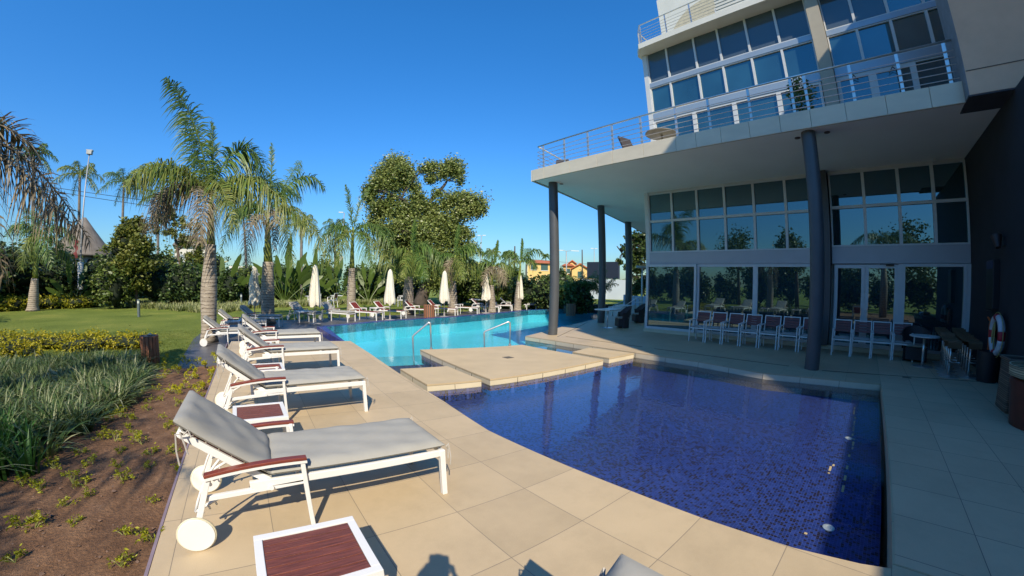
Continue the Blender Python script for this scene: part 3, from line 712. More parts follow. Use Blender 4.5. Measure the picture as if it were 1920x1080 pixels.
def make_lounger(name, label, group, near=True, ang=36.5, pad='cushion', sling=False, lw=.70):
    """head at -x, foot at +x; origin on the ground under the near front corner; x=0 is the foot end"""
    t = empty(name); tag(t, label, 'sun lounger', group)
    L = 1.90; h = .40; bw = .04; hx = -1.36       # hinge
    bv = .004 if near else 0
    f = MB()
    for y in (bw / 2, lw - bw / 2):
        f.bar((0, y, h), (-1.50, y, h), .03, .055)
    for x in (-.015, -1.10, hx): f.bar((x, bw, h), (x, lw - bw, h), .03, .04)
    # lower stays between the front arm post and the back leg
    for y in (bw / 2, lw - bw / 2): f.bar((-1.12, y, .375), (-1.82, y, .345), .03, .035)
    f.build('frame', M['white'], t, bevel=bv)
    for y in (bw / 2, lw - bw / 2):
        MB().bar((-.022, y, 0), (-.022, y, h + .025), .044, .044).build('leg', M['white'], t, bevel=bv)
        MB().bar((-1.12, y - (.022 if y < .3 else -.022), 0), (-1.12, y - (.022 if y < .3 else -.022), .555), .032, .044).build('leg', M['white'], t, bevel=bv)
        MB().bar((-1.90, y - (.022 if y < .3 else -.022), .13), (-1.76, y - (.022 if y < .3 else -.022), .50), .032, .04).build('leg', M['white'], t, bevel=bv)
        yo = y - .03 if y < .3 else y + .03
        ar = MB(); pts = bez((-1.09, yo + 0, .54), (-1.45, yo, .555), (-1.78, yo, .50), 9)
        MB().path(pts, .042, .022).build('armrest_rail', M['white'], t, bevel=0)
        MB().path([p + Vector((0, 0, .022)) for p in pts], .052, .022).build('armrest', M['teakplain'] if not sling else M['white'], t, bevel=bv)
    for y, sgn in ((-.035, -1), (lw + .035, 1)):
        w = MB().disc_x((-1.90, y, .125), .118, .030, 28).build('wheel', M['white'], t, bevel=bv)
        MB().lathe([(.112, -.016), (.126, -.014), (.128, 0), (.126, .014), (.112, .016)], (0, 0, 0), 28, False)
        rim = MB().tube([(-1.90 + .121 * math.cos(a), y, .125 + .119 * math.sin(a)) for a in [2 * PI * i / 28 for i in range(28)]], .0085, 6, closed=True)
        rim.build('rim', M['tyre'], w, smooth=True)
        if near: MB().tube([(-1.90, y - sgn * .01, .125), (-1.90, y - sgn * .07, .13)], .018).build('axle', M['white'], w)
    # backrest
    a = rad(ang); bl = .67
    dx, dz = -math.cos(a), math.sin(a)
    R_ = Matrix(((-dx, 0, -dz * -1), (0, 1, 0), (-dz, 0, dx * -1)))  # placeholder, rebuilt below
    bx = Vector((dx, 0, dz)); bn = Vector((dz, 0, -dx)); by = Vector((0, 1, 0))
    org = Vector((hx, 0, h + .0))
    b = MB()
    for y in (bw / 2 + .03, lw - bw / 2 - .03):
        p = org + by * y; b.bar(p, p + bx * bl, .026, .05, up=bn)
    b.bar(org + by * .05 + bx * bl, org + by * (lw - .05) + bx * bl, .026, .05, up=bn)
    bk = b.build('backrest', M['white'], t, bevel=bv)
    s = MB(); nsl = 7
    for i in range(nsl):
        q = org + bx * (bl * (i + .6) / nsl) + bn * .005; s.bar(q + by * .06, q + by * (lw - .06), .085, .012, up=bn)
    (s if not sling else MB()).build('back_slats', M['maroon'], bk) if not sling else None
    if sling:
        MB().add([tuple(org + by * y + bx * d + bn * e) for y in (.06, lw - .06) for d, e in ((.0, .02), (bl, .02), (bl, .0), (.0, .0))], [(0, 1, 2, 3), (7, 6, 5, 4), (0, 4, 5, 1), (1, 5, 6, 2), (2, 6, 7, 3), (3, 7, 4, 0)]).build('sling', M['maroon'], bk)
        MB().b2((hx, .045, h + .005), (-.03, lw - .045, h + .03)).build('seat_sling', M['maroon'], t)
    # support stays: two curved bars from the backrest to the lower frame
    for y in (.09, lw - .09):
        m = MB(); p0 = org + by * y + bx * (bl * .52)
        m.tube(bez(p0, (p0.x - .16, y, p0.z - .12), (-1.90, y, .22), 8), .010, 6)
        m.tube([(-1.90, y, .22), (-1.66, y, .33)], .012, 6)
        for k in range(3): m.tube([(-1.86 + k * .05, y, .235 + k * .025), (-1.85 + k * .05, y, .20 + k * .025)], .008, 5)
        m.build('support_stay', M['white'], t, smooth=True)
    if near or True:
        for y in (.0, lw): MB().disc_x((hx, y, h - .03), .018, .02, 10).build('hinge', M['white'], t)
    if not sling:
        c = cushion(1.36, lw - .02, .075, seed=1); tf(c, Matrix.Translation((-1.35, .01, h + .03)))
        sc = c.build('seat_cushion', M[pad], t, smooth=True)
        c = cushion(.74, lw - .02, .072, seed=4)
        mt = Matrix.Translation(org + bn * .03 + by * .01 + bx * .0) @ Matrix(((bx.x, 0, bn.x, 0), (0, 1, 0, 0), (bx.z, 0, bn.z, 0), (0, 0, 0, 1)))
        tf(c, mt); bc = c.build('back_cushion', M[pad], t, smooth=True)
        if near:
            for y in (.0, lw):
                m = MB(); q = org + by * y + bx * (bl - .03) + bn * .03
                m.tube([q, q + Vector((-.05, -.01, .01)), q + Vector((-.06, -.015, -.10)), q + Vector((-.055, -.02, -.19))], .006, 5)
                m.tube([q, q + Vector((-.02, -.02, .025)), q + Vector((.0, -.03, -.05)), q + Vector((.01, -.025, -.12))], .006, 5)
                m.tube([q, q + Vector((.03, -.01, .03)), q + Vector((.045, -.015, -.02))], .006, 5)
                m.build('tie', M['strap'], bc)
                m = MB(); q = Vector((.012, y, h + .06)); m.tube([q, q + Vector((.02, 0, .02)), q + Vector((.03, -.01, -.1)), q + Vector((.028, 0, -.18))], .005, 5); m.tube([q, q + Vector((.02, .01, -.03)), q + Vector((.015, .01, -.12))], .005, 5)
                m.build('tie', M['strap'], sc)
    return t
g1 = 'grey cushioned sun loungers along the near edge of the pool'
NL = make_lounger('sun_lounger', 'nearest grey cushioned lounger with white frame, wheel and cord ties on the sunny deck', g1)
NL.location = (1.33, 2.49, 0)
dup(NL, (1.40, 4.80, 0), rad(3.5), 'second grey cushioned lounger from the front, behind the small red wood table', g1)
dup(NL, (1.56, 7.10, 0), rad(3), 'third grey cushioned lounger from the front on the sunny deck', g1)
dup(NL, (1.56, 9.20, 0), rad(2), 'farthest grey cushioned lounger still on the sunny stone deck, beside the overflow edge', g1)
dup(NL, (.87 - 1.90, .545, 0), rad(180), 'grey cushioned lounger at the bottom edge of the photo, only its raised head showing', g1)
g2 = 'grey cushioned sun loungers on the dark timber deck'
FL = make_lounger('sun_lounger', 'grey cushioned lounger with round white wheel in front of the big palm trunk', g2, False, 38)
FL.location = (.12, 12.87, GZ)
dup(FL, (.35, 15.3, GZ), rad(-4), 'grey cushioned lounger half hidden behind the big palm trunk', g2)
dup(FL, (1.0, 17.3, GZ), rad(-17), 'grey cushioned lounger with raised back in front of the second palm and the folded parasol', g2)
def foot_at(px, py, rz):
    q = G(px, py, GZ); return (q[0], q[1], GZ)
g3 = 'pale cushioned loungers behind the far side of the pool'
PL = dup(FL, foot_at(585, 605.5, 0), rad(-52), 'pale cushioned lounger behind the folded parasol next to the metal side table', g3)
dup(FL, foot_at(650, 605, 0), rad(-52), 'pale cushioned lounger with dappled shade on its back, left of the third palm trunk', g3)
SLG = 'maroon sling loungers in a row behind the far side of the pool'
SL = make_lounger('sun_lounger', 'maroon sling lounger first from the left behind the pool', SLG, False, 42, sling=True)
spots = [(706, 602, 'maroon sling lounger in full sun beside the small white table, leftmost of the red row'), (754, 598, 'maroon sling lounger in shade behind the folded parasol, second of the red row'), (814, 593.5, 'maroon sling lounger in front of the big tree trunk, third of the red row'),
         (858, 590.5, 'maroon sling lounger behind the fourth parasol, left of a palm trunk'), (899, 587, 'maroon sling lounger just right of the fifth palm trunk'), (937, 583.5, 'maroon sling lounger partly hidden by the fifth parasol'), (960, 580.5, 'maroon sling lounger in front of the bollard light near the far end'), (984, 578, 'last maroon sling lounger at the far right end of the row')]
for i, (px, py, lb) in enumerate(spots):
    q = foot_at(px, py, 0); rz = rad(-50 + i * 1.5)
    if i == 0: SL.location = q; SL.rotation_euler = (0, 0, rz)
    else: dup(SL, q, rz, lb, SLG)
SL['label'] = spots[0][2]
# upright white lounger seen from its foot end, and its neighbour behind the column
PW = dup(FL, foot_at(985, 578.5, 0), rad(-130), 'white cushioned lounger seen end-on near the far corner of the pool', 'white loungers at the far end')
q = G(1056, 580, GZ); dup(FL, (q[0] - .2, q[1], GZ), rad(-125), 'white cushioned lounger half hidden behind the front column', 'white loungers at the far end')
# side tables
def make_table(label, group, w=.56, d=.50, h=.42, top='teak', near=True):
    t = empty('side_table'); tag(t, label, 'side table', group); b = .045
    f = MB()
    f.b2((-w / 2, -d / 2, h - .045), (w / 2, -d / 2 + b, h)); f.b2((-w / 2, d / 2 - b, h - .045), (w / 2, d / 2, h))
    f.b2((-w / 2, -d / 2 + b, h - .045), (-w / 2 + b, d / 2 - b, h)); f.b2((w / 2 - b, -d / 2 + b, h - .045), (w / 2, d / 2 - b, h))
    f.build('frame', M['white'], t, bevel=.003 if near else 0)
    f = MB(); n = 7; yy = np.linspace(-d / 2 + b + .003, d / 2 - b - .003, n + 1)
    for i in range(n): f.b2((-w / 2 + b + .002, yy[i] + .003, h - .03), (w / 2 - b - .002, yy[i + 1] - .003, h - .004))
    f.build('top_slats', M[top], t, bevel=.002 if near else 0)
    MB().b2((-w / 2 + b, -d / 2 + b, h - .043), (w / 2 - b, d / 2 - b, h - .032)).build('tray', M['joint'], t)
    for x in (-1, 1):
        for y in (-1, 1): MB().b2((x * (w / 2) , y * (d / 2), 0), (x * (w / 2 - .04), y * (d / 2 - .04), h - .046)).build('leg', M['white'], t, bevel=.003 if near else 0)
    return t
M['slatwood'] = pm('slat_wood', (.15, .045, .030), .45, 0, .45, 3, .3, 30, 'obj', (2, 40, 40))
T1 = make_table('nearest side table with red wood slats, cut off at the bottom of the photo', 'red wood side tables between the loungers', top='slatwood')
T1.location = (.11, 1.66, 0)
dup(T1, (-.05, 3.98, 0), rad(2), 'red wood slatted side table between the nearest and the second lounger')
dup(T1, (.10, 6.05, 0), rad(2), 'red wood slatted side table between the second and third loungers')
dup(T1, (.02, 8.20, 0), rad(2), 'red wood slatted side table behind the third lounger')
T2 = make_table('square pale metal side table on the dark deck left of the pale loungers', 'metal side tables on the dark deck', .6, .6, .52, 'white', False)
q = G(563, 604, GZ); T2.location = (q[0], q[1] + .1, GZ); T2.rotation_euler = (0, 0, .35)
q = G(706, 594, GZ); dup(T2, (q[0], q[1], GZ), rad(20), 'white side table between the two leftmost maroon loungers')
q = G(440, 618, GZ); dup(T2, (q[0], q[1] - 1.4, GZ), rad(-5), 'white side table behind the big palm trunk between grey loungers')
# folded parasols
M['canvas'] = pm('cream_canvas', (.66, .62, .50), .9, 0, .07, 3, .35, 30)
def make_parasol(label, seed=0, lean=0., bulge=1., h=2.62, z0=.80):
    t = empty('parasol'); tag(t, label, 'parasol', 'folded cream parasols round the pool')
    r_ = random.Random(seed)
    MB().lathe([(.28, 0), (.28, .05), (.06, .07), (.04, .30)], (0, 0, 0), 20).build('base', M['stone'], t, smooth='auto')
    MB().tube([(0, 0, .02), (0, 0, h - .05)], .024, 10).build('pole', M['steel'], t, smooth=True)
    vs = []; fs = []; seg = 32; rows = 22
    ph = [r_.uniform(0, 6) for _ in range(8)]
    for i in range(rows):
        k = i / (rows - 1); z = z0 + (h - z0) * k
        base = (.185 * (1 - k) ** .5 * .55 + .115 * (1 - k) + .075) * bulge
        if k < .08: base *= .88 + k * 1.5
        if k > .94: base *= (1 - (k - .94) / .06 * .75)
        for j in range(seg):
            a = 2 * PI * j / seg; fold = 1 + (.22 * math.cos(a * 8 + ph[0] + .8 * math.sin(k * 5 + ph[1])) + .05 * math.sin(a * 3 + ph[2] + k * 7)) * (1 - .5 * k)
            rr = base * fold
            vs.append((rr * math.cos(a) + lean * (1 - k) * math.sin(k * 7), rr * math.sin(a), z + (.05 * math.sin(a * 4 + ph[3]) + .03 * math.sin(a * 3 + ph[4]) if i == 0 else 0)))
    for i in range(rows - 1):
        for j in range(seg): fs.append((i * seg + j, i * seg + (j + 1) % seg, (i + 1) * seg + (j + 1) % seg, (i + 1) * seg + j))
    fs.append(tuple((rows - 1) * seg + j for j in range(seg)))
    c = MB().add(vs, fs).build('canopy', M['canvas'], t, smooth=True, fix=True)
    MB().tube([(.235 * bulge * math.cos(a) , .235 * bulge * math.sin(a), z0 + .18 + .02 * math.sin(a * 2)) for a in [2 * PI * i / 20 for i in range(20)]], .010, 5, closed=True).build('tie_strap', M['canvas'], c)
    return t
ps = [(476, 605, 'baggy folded parasol with loose hem beside the second palm trunk, leftmost parasol', 3, .10, 1.15), (588, 609, 'folded cream parasol in front of the leftmost pale lounger', 4, 0, 1.), (732, 601, 'folded cream parasol in front of a shaded maroon lounger', 5, 0, 1.), (837, 593, 'folded cream parasol left of the fifth palm trunk', 6, 0, 1.),
      (914, 584.5, 'folded cream parasol leaning slightly beside a palm trunk, fifth from the left', 7, .06, 1.), (972, 580, 'folded cream parasol second from the right', 8, 0, .95), (1018, 577, 'smallest folded cream parasol, the farthest one, beside the white column', 9, 0, .9)]
for px, py, lb, sd_, ln, bu in ps:
    q = G(px, py, GZ); t = make_parasol(lb, sd_, ln, bu, 2.75 if sd_ == 4 else 2.62, .85); t.location = (q[0], q[1], GZ)
# slatted wooden litter bins
M['binwood'] = pm('bin_wood', (.27, .115, .06), .55, 0, .35, 5, .3, 30, 'obj', (20, 20, 2))
def make_bin(label, r=.24, h=.68, dark=False):
    t = empty('litter_bin'); tag(t, label, 'litter bin', 'slatted wooden litter bins')
    MB().lathe([(r - .035, .02), (r - .03, h - .03)], (0, 0, 0), 24, True).build('liner', M['joint'], t, smooth='auto')
    n = 16
    for i in range(n):
        a = 2 * PI * i / n; MB().box((r * math.cos(a), r * math.sin(a), h / 2), (.018, .072, h), a).build('slat', M['darkwood'] if dark else M['binwood'], t)
    MB().tube([((r - .012) * math.cos(a), (r - .012) * math.sin(a), h - .05) for a in [2 * PI * i / 24 for i in range(24)]], .014, 6, closed=True).build('hoop', M['joint'], t)
    MB().tube([((r - .012) * math.cos(a), (r - .012) * math.sin(a), .1) for a in [2 * PI * i / 24 for i in range(24)]], .014, 6, closed=True).build('hoop', M['joint'], t)
    return t
M['darkwood'] = pm('dark_wood', (.035, .018, .018), .6, 0, .3, 5)
q = G(286, 676, -.3); b = make_bin('brown slatted litter bin at the corner of the flower bed, stone on its lid', .22, .66); b.location = (q[0], q[1], -.33)
rk = MB().lathe([(.001, .05), (.035, .045), (.06, .015), (.05, 0)], (0, 0, 0), 7).build('stone', pm('sandstone', (.5, .42, .3), .9, 0, .2, 20), None); rk.location = (q[0] + .02, q[1], -.33 + .66 + .005); tag(rk, 'small pale stone lying on the near litter bin', 'stone')
MB().lathe([(.20, 0), (.20, .012), (.19, .02)], (0, 0, .635), 20).build('lid', M['joint'], b)
for px, py, lb, dk in ((503, 588, 'dark slatted litter bin behind the first folded parasol', True), (808, 596, 'brown slatted litter bin behind the maroon loungers near the big tree', False), (1066, 590, 'brown slatted litter bin on the lawn right of the front column', False)):
    q = G(px, py, GZ); b = make_bin(lb, .30, .75, dk); b.location = (q[0], q[1], GZ)
# pool handrails
def handrail(pa, pb, py_a, py_b, label, grp='stainless pool handrails at the platform'):
    t = empty('pool_handrail', (pb[0], pb[1], WZ)); tag(t, label, 'handrail', grp)
    A = Vector((pa[0], pa[1], 0)) - Vector((pb[0], pb[1], 0)); za = ZAT(*py_a, pa) - WZ; zb = ZAT(*py_b, pb) - WZ
    top = Vector((0, 0, zb)); lo = Vector((A.x, A.y, za))
    d = (lo - top).normalized()
    pts = [Vector((0, 0, -.15)), Vector((0, 0, zb - .10)), Vector((0, 0, zb - .04)) + d * .012, top + d * .055 + Vector((0, 0, .0)), top + d * .11, lo - d * .06, lo + Vector((0, 0, -.02)), lo + Vector((0, 0, -.08)), Vector((A.x, A.y, -.5))]
    MB().tube(pts, .024, 12).build('rail', M['steel'], t, smooth=True)
    MB().tube([(0, 0, -.01), (0, 0, .03)], .045, 14).build('collar', M['steel'], t)
    return t
handrail(G(776, 652.5, WZ), G(810.5, 653, WZ), (776, 629), (810, 601), 'left stainless steel handrail rising from the pool behind the large platform')
handrail(G(910, 642.5, WZ), G(956, 642.5, WZ), (910, 618), (956, 598), 'right stainless steel handrail rising from the pool behind the large platform')
def farrail(x0, y0, x1, y1, h0, h1, label):
    a = G(x0, y0, 0); b = G(x1, y1, 0); t = empty('pool_handrail', a); tag(t, label, 'handrail', 'handrails at the far steps')
    B = Vector((b[0] - a[0], b[1] - a[1], 0))
    MB().tube([(0, 0, 0), (0, 0, h0 - .05), Vector((0, 0, h0)) + B * .03, B * .85 + Vector((0, 0, h1)), B + Vector((0, 0, h1 - .08)), B], .028, 8).build('rail', M['steel'], t, smooth=True); return t
farrail(1146, 592, 1190, 588, .55, 1.0, 'dark handrail beyond the dining tables, seen behind the first wicker chair')
farrail(1156, 594, 1198, 588, .35, .95, 'dark handrail beyond the dining tables, right one near the glass door')
# chairs with wooden slatted backs
M['chaircush'] = pm('chair_pad', (.42, .42, .40), .9, 0, .05, 5)
def make_chair(label, group):
    """faces -x; origin between the front feet"""
    t = empty('terrace_chair'); tag(t, label, 'chair', group); w = .56; d = .52
    for s in (-1, 1):
        y = s * (w / 2 - .02)
        MB().bar((0, y, 0), (0, y, .63), .05, .03, up=(0, 1, 0)).build('leg', M['white'], t)
        MB().bar((d + .04, y, 0), (d - .03, y, .44), .035, .03, up=(0, 1, 0)).build('leg', M['white'], t)
        MB().path([(-.025, y, .64), (.2, y, .655), (d - .02, y, .66)], .05, .02).build('armrest', M['white'], t)
    f = MB(); f.bar((0, -w / 2 + .03, .42), (0, w / 2 - .03, .42), .03, .035); f.bar((d - .03, -w / 2 + .03, .42), (d - .03, w / 2 - .03, .42), .03, .03)
    for s in (-1, 1): f.bar((0, s * (w / 2 - .04), .42), (d - .03, s * (w / 2 - .04), .42), .03, .03)
    f.build('seat_frame', M['white'], t)
    tf(cushion(.46, .48, .045, 5, 5, 2, .01), Matrix.Translation((.01, -.24, .435))).build('seat', M['chaircush'], t, smooth=True)
    b = MB(); yb = w / 2 - .035
    p = lambda k, y: (d - .05 + .12 * k, y, .44 + .46 * k)
    for s in (-1, 1): b.bar(p(0, s * yb), p(1, s * yb), .028, .03, up=(1, 0, 0))
    b.bar(p(1, -yb - .014), p(1, yb + .014), .03, .03)
    bk = b.build('backrest', M['white'], t)
    for i in range(4):
        k = .40 + i * .155; MB().bar(p(k, -yb + .015), p(k, yb - .015), .022, .064, up=(.12, 0, .46)).build('back_slat', M['teakplain'], bk)
    return t
ord_ = ['first', 'second', 'third', 'fourth', 'fifth', 'sixth', 'seventh']
cg = 'white terrace chairs with red wood backs along the glass'
CH = None
xs_ = [G(px, py)[0] for px, py in ((1296, 640), (1356, 647), (1423, 653), (1495, 660))]
fx0 = 11.22
for i in range(7):
    y = 4.97 - i * .597
    lb = 'white chair with red wood back, %s from the left along the sliding doors' % ord_[i]
    if i == 6: lb = 'white chair with red wood slatted back partly hidden behind the nearest column'
    if CH is None: CH = make_chair(lb, cg); CH.location = (fx0, y, .004)
    else: dup(CH, (fx0, y, .004), RR.uniform(-.02, .02), lb, cg)
for i in range(4):
    y = .50 - i * .525
    dup(CH, (11.36 + .03 * i, y, .004), RR.uniform(-.03, .03), 'white chair with red wood back, %s from the left before the double door' % ord_[i], cg, (1, .93, 1))
# dining tables and wicker tub chairs by the glass corner
M['tabletop'] = pm('pale_table_top', (.60, .60, .58), .4)
def make_ctable(label, group, w=.8, h=.74, rnd=False):
    t = empty('pedestal_table'); tag(t, label, 'table', group)
    if rnd: MB().lathe([(w / 2 - .01, 0), (w / 2, .008), (w / 2, .022), (w / 2 - .008, .03)], (0, 0, h - .03), 40).build('tabletop', M['tabletop'], t, smooth='auto')
    else: MB().b2((-w / 2, -w / 2, h - .04), (w / 2, w / 2, h)).build('tabletop', M['tabletop'], t, bevel=.006)
    MB().tube([(0, 0, .02), (0, 0, h - .032)], .032, 14).build('stem', M['steel'], t, smooth=True)
    MB().lathe([(.24, 0), (.24, .010), (.20, .016), (.04, .03)], (0, 0, 0), 28).build('base', M['steel'], t, smooth='auto')
    return t
ct = make_ctable('square pale dining table nearest the column behind the terrace corner', 'pale pedestal tables by the glass corner')
q = G(1136, 614); ct.location = (q[0], q[1], .003)
for px, py, lb in ((1170, 601.5, 'square pale dining table between the two nearer wicker chairs'), (1203, 592, 'pale dining table farthest back, almost hidden behind the glass corner')):
    q = G(px, py); dup(ct, (q[0], q[1], .003), .2, lb)
rt = make_ctable('round white table with steel foot in front of a dark wicker armchair', 'pale round table', .68, .72, True)
q = G(1725, 687); rt.location = (q[0], q[1], .007)
def make_wicker(label, group):
    """tub chair facing -x"""
    t = empty('wicker_armchair'); tag(t, label, 'armchair', group)
    vs = []; fs = []; n = 21
    for i in range(n):
        a = -PI * .62 + 2 * PI * .62 * i / (n - 1); back = max(0, math.cos(a)) ** .8
        zt = .60 + .26 * back
        for r, z in ((.29, 0), (.285, .22), (.30, .42), (.33, .58), (.35 + .03 * back, zt), (.32 + .03 * back, zt), (.29, .55), (.265, .42)):
            vs.append((r * math.cos(a) * 1.0 + .28, r * math.sin(a), z))
    k = 8
    for i in range(n - 1):
        for j in range(k - 1): fs.append((i * k + j, (i + 1) * k + j, (i + 1) * k + j + 1, i * k + j + 1))
    fs += [tuple(range(k)), tuple((n - 1) * k + j for j in range(k))[::-1]]
    MB().add(vs, fs).build('shell', M['wicker'], t, smooth='auto')
    MB().b2((.02, -.25, .06), (.46, .25, .36)).build('seat_base', M['wicker'], t, bevel=.02)
    tf(cushion(.48, .50, .07, 5, 5, 3), Matrix.Translation((.01, -.25, .36))).build('seat_cushion', M['cushion'], t, smooth=True)
    return t
wc = make_wicker('dark wicker tub chair nearest, beside the first dining table', 'dark wicker tub chairs by the glass corner')
q = G(1153, 614); wc.location = (q[0], q[1], .003); wc.rotation_euler = (0, 0, rad(-35))
for px, py, lb in ((1186, 605, 'dark wicker tub chair in the middle, beside the second dining table'), (1208, 596, 'dark wicker tub chair farthest back beside the glass corner')):
    q = G(px, py); dup(wc, (q[0], q[1], .003), rad(-35), lb)
wr = dup(wc, (11.35, -1.38, .007), rad(0), 'dark wicker armchair behind the round white table', 'wicker armchair by the wall')
# bar stools
def make_stool(label, group):
    t = empty('bar_stool'); tag(t, label, 'bar stool', group)
    MB().lathe([(.20, 0), (.20, .008), (.05, .02), (.03, .04)], (0, 0, 0), 24).build('base', M['steel'], t, smooth='auto')
    MB().tube([(0, 0, .03), (0, 0, .74)], .022, 10).build('stem', M['steel'], t, smooth=True)
    MB().tube([(.0, 0, .32), (-.14, 0, .32)], .010).tube([(-.17 + .04 * abs(math.sin(a)), .13 * math.cos(a), .32) for a in np.linspace(0, PI, 9)], .010).build('footrest', M['steel'], t)
    vs = []; 
    pts = [(-.145, .62), (-.15, .72), (-.125, .762), (.0, .758), (.09, .766), (.135, .80), (.15, .86)]
    for y in (-.145, .145):
        for x, z in pts: vs.append((x, y, z))
        for x, z in pts: vs.append((x, y, z - .018))
    n = len(pts); fs = []
    for j in range(n - 1):
        fs += [(j, j + 1, 2 * n + j + 1, 2 * n + j), (n + j, 3 * n + j, 3 * n + j + 1, n + j + 1), (j, n + j, n + j + 1, j + 1), (2 * n + j, 2 * n + j + 1, 3 * n + j + 1, 3 * n + j)]
    fs += [(0, 2 * n, 3 * n, n), (n - 1, 2 * n - 1, 4 * n - 1, 3 * n - 1)]
    MB().add(vs, fs).build('seat', M['stoolwood'], t)
    return t
M['stoolwood'] = pm('stool_veneer', (.17, .10, .055), .5, 0, .15, 6)
st = None
sg = 'bar stools crowded against the dark wall'
for r_ in range(2):
    for k in range(6):
        x = 9.95 + k * .37 + .15 * r_; y = -1.88 - r_ * .40 - k * .03
        lb = ('%s veneer bar stool of the %s row, counted from the pool side' % (ord_[k], ('front', 'rear')[r_]))
        if st is None: st = make_stool(lb, sg); st.location = (x, y, .007); st.rotation_euler = (0, 0, .3)
        else: dup(st, (x, y, .007), .3 + RR.uniform(-.15, .15), lb, sg)
# bin, ring, torpedo buoy, rope, basket, towel cart on the right
M['blackplastic'] = pm('black_plastic', (.012, .013, .016), .45)
q = G(1848, 716); t = empty('waste_bin', (q[0], q[1], .007)); tag(t, 'black round waste bin below the life ring', 'waste bin')
MB().lathe([(.17, 0), (.20, .30), (.205, .60), (.19, .61), (.18, .45)], (0, 0, 0), 28, True).build('body', M['blackplastic'], t, smooth='auto')
WY = -2.75
M['orange'] = pm('orange_plastic', (.70, .16, .035), .45, 0, .08, 4); M['red'] = pm('ring_red', (.42, .015, .03), .5); M['ringwhite'] = pm('ring_white', (.62, .62, .66), .5); M['rope'] = pm('rope', (.42, .34, .12), .9, 0, .2, 40)
q = ony(1869, 628, WY + .12); R0 = .30
t = empty('life_ring', (q[0], WY + .10, q[2])); tag(t, 'white and red life ring hanging on the dark wall', 'life ring')
def arc(a0, a1, n=10): return [(R0 * math.sin(a), .02, R0 * 1.15 * math.cos(a)) for a in np.linspace(a0, a1, n)]
for i in range(4):
    a0 = PI / 4 + i * PI / 2; MB().tube(arc(a0 - PI / 4 + .22, a0 + PI / 4 - .22), .062, 12).build('ring_segment', M['ringwhite'], t, smooth=True)
    MB().tube(arc(a0 + PI / 4 - .225, a0 + PI / 4 + .225, 6), .065, 12).build('band', M['red'], t, smooth=True)
MB().tube([((R0 + .09) * math.sin(a), .02, (R0 + .09) * 1.12 * math.cos(a)) for a in np.linspace(0, 2 * PI, 24)[:-1]], .008, 5, closed=True).build('grab_line', M['rope'], t)
q = ony(1864, 640, WY + .05); t = empty('rescue_buoy', (q[0] + .15, WY + .06, q[2])); tag(t, 'orange rescue can hanging behind the life ring', 'rescue buoy')
MB().lathe([(.06, -.42), (.10, -.38), (.105, .30), (.09, .40), (.05, .44)], (0, 0, 0), 16, True, 1, .6).build('body', M['orange'], t, smooth='auto')
MB().tube([(-.03, .05, .40), (-.03, .09, .47), (.03, .09, .47), (.03, .05, .40)], .012).build('handle', M['orange'], t)
t = empty('rope', (q[0] - .25, WY + .12, q[2])); tag(t, 'yellow rope coil dangling behind the life ring to the floor', 'rope')
m = MB(); m.tube(bez((0, 0, .52), (.12, .03, .1), (-.02, .02, -.5), 14), .013, 6); m.tube(bez((.02, 0, .52), (-.12, .03, .0), (-.06, .02, -.70), 14), .013, 6); m.tube(bez((0, 0, .5), (.16, .02, .2), (.03, .02, -.1), 10), .013, 6)
m.build('cord', M['rope'], t, smooth=True)
MB().box((0, -.06, .55), (.05, .12, .03)).build('hook', M['joint'], t)
q = ony(1886, 452, WY); t = empty('wall_lamp', (q[0], WY, q[2])); tag(t, 'small dark conical wall lamp on the dark wall', 'wall lamp')
MB().box((0, .02, 0), (.1, .04, .16)).build('bracket', M['blackplastic'], t)
tf(MB().lathe([(.05, -.14), (.10, .12), (.09, .12)], (0, 0, 0), 16), Matrix.Translation((0, .14, 0)) @ Matrix.Rotation(rad(25), 4, 'Y')).build('shade', pm('lampshade', (.05, .025, .02), .5), t, smooth='auto')
q = ony(1868, 520, WY); t = empty('wall_cabinet', (q[0], WY, q[2])); tag(t, 'dark wall cabinet above the life ring', 'cabinet')
MB().box((0, .06, -.15), (.5, .12, 1.0)).build('body', M['blackplastic'], t, bevel=.01); MB().box((0, .125, .25), (.42, .01, .16)).build('label_panel', pm('panel_blue', (.03, .04, .09), .5), t)
q = ony(1858, 484 + 16, WY); MB().box((-.1, .14, -.68), (.3, .02, .02)).build('bracket_arm', M['blackplastic'], t)
M['basket'] = boardmat('woven_basket', (.16, .11, .075), .03, 2, .3, .8, 'obj', .2)
t = empty('laundry_basket', (7.62, -2.42, .007)); tag(t, 'tall brown woven laundry basket against the dark wall', 'basket')
MB().b2((-.24, -.25, 0), (.24, .22, .78)).build('body', M['basket'], t, bevel=.03)
MB().tube([(-.24, -.25, .78), (.24, -.25, .78), (.24, .22, .78), (-.24, .22, .78)], .025, 8, closed=True).build('rim', M['basket'], t)
t = empty('towel_cart', (6.83, -2.42, .007)); tag(t, 'dark red wooden towel cart at the right edge of the photo', 'cart')
tf(MB().lathe([(.30, 0), (.33, .30), (.36, .62), (.34, .64)], (0, 0, 0), 28, True, 1.2, 1), Matrix.Identity(4)).build('body', pm('cherry_wood', (.11, .022, .012), .35, 0, .3, 4), t, smooth='auto')
M['wickerlight'] = boardmat('pale_wicker', (.45, .36, .22), .03, 2, .3, .8, 'obj', .25)
t = empty('towel_tray', (6.80, -2.40, .655)); tag(t, 'pale wicker tray on top of the towel cart', 'tray')
MB().lathe([(.30, 0), (.36, .02), (.37, .16), (.35, .16), (.33, .03)], (0, 0, 0), 24, True, 1.2, 1).build('tray', M['wickerlight'], t, smooth='auto')
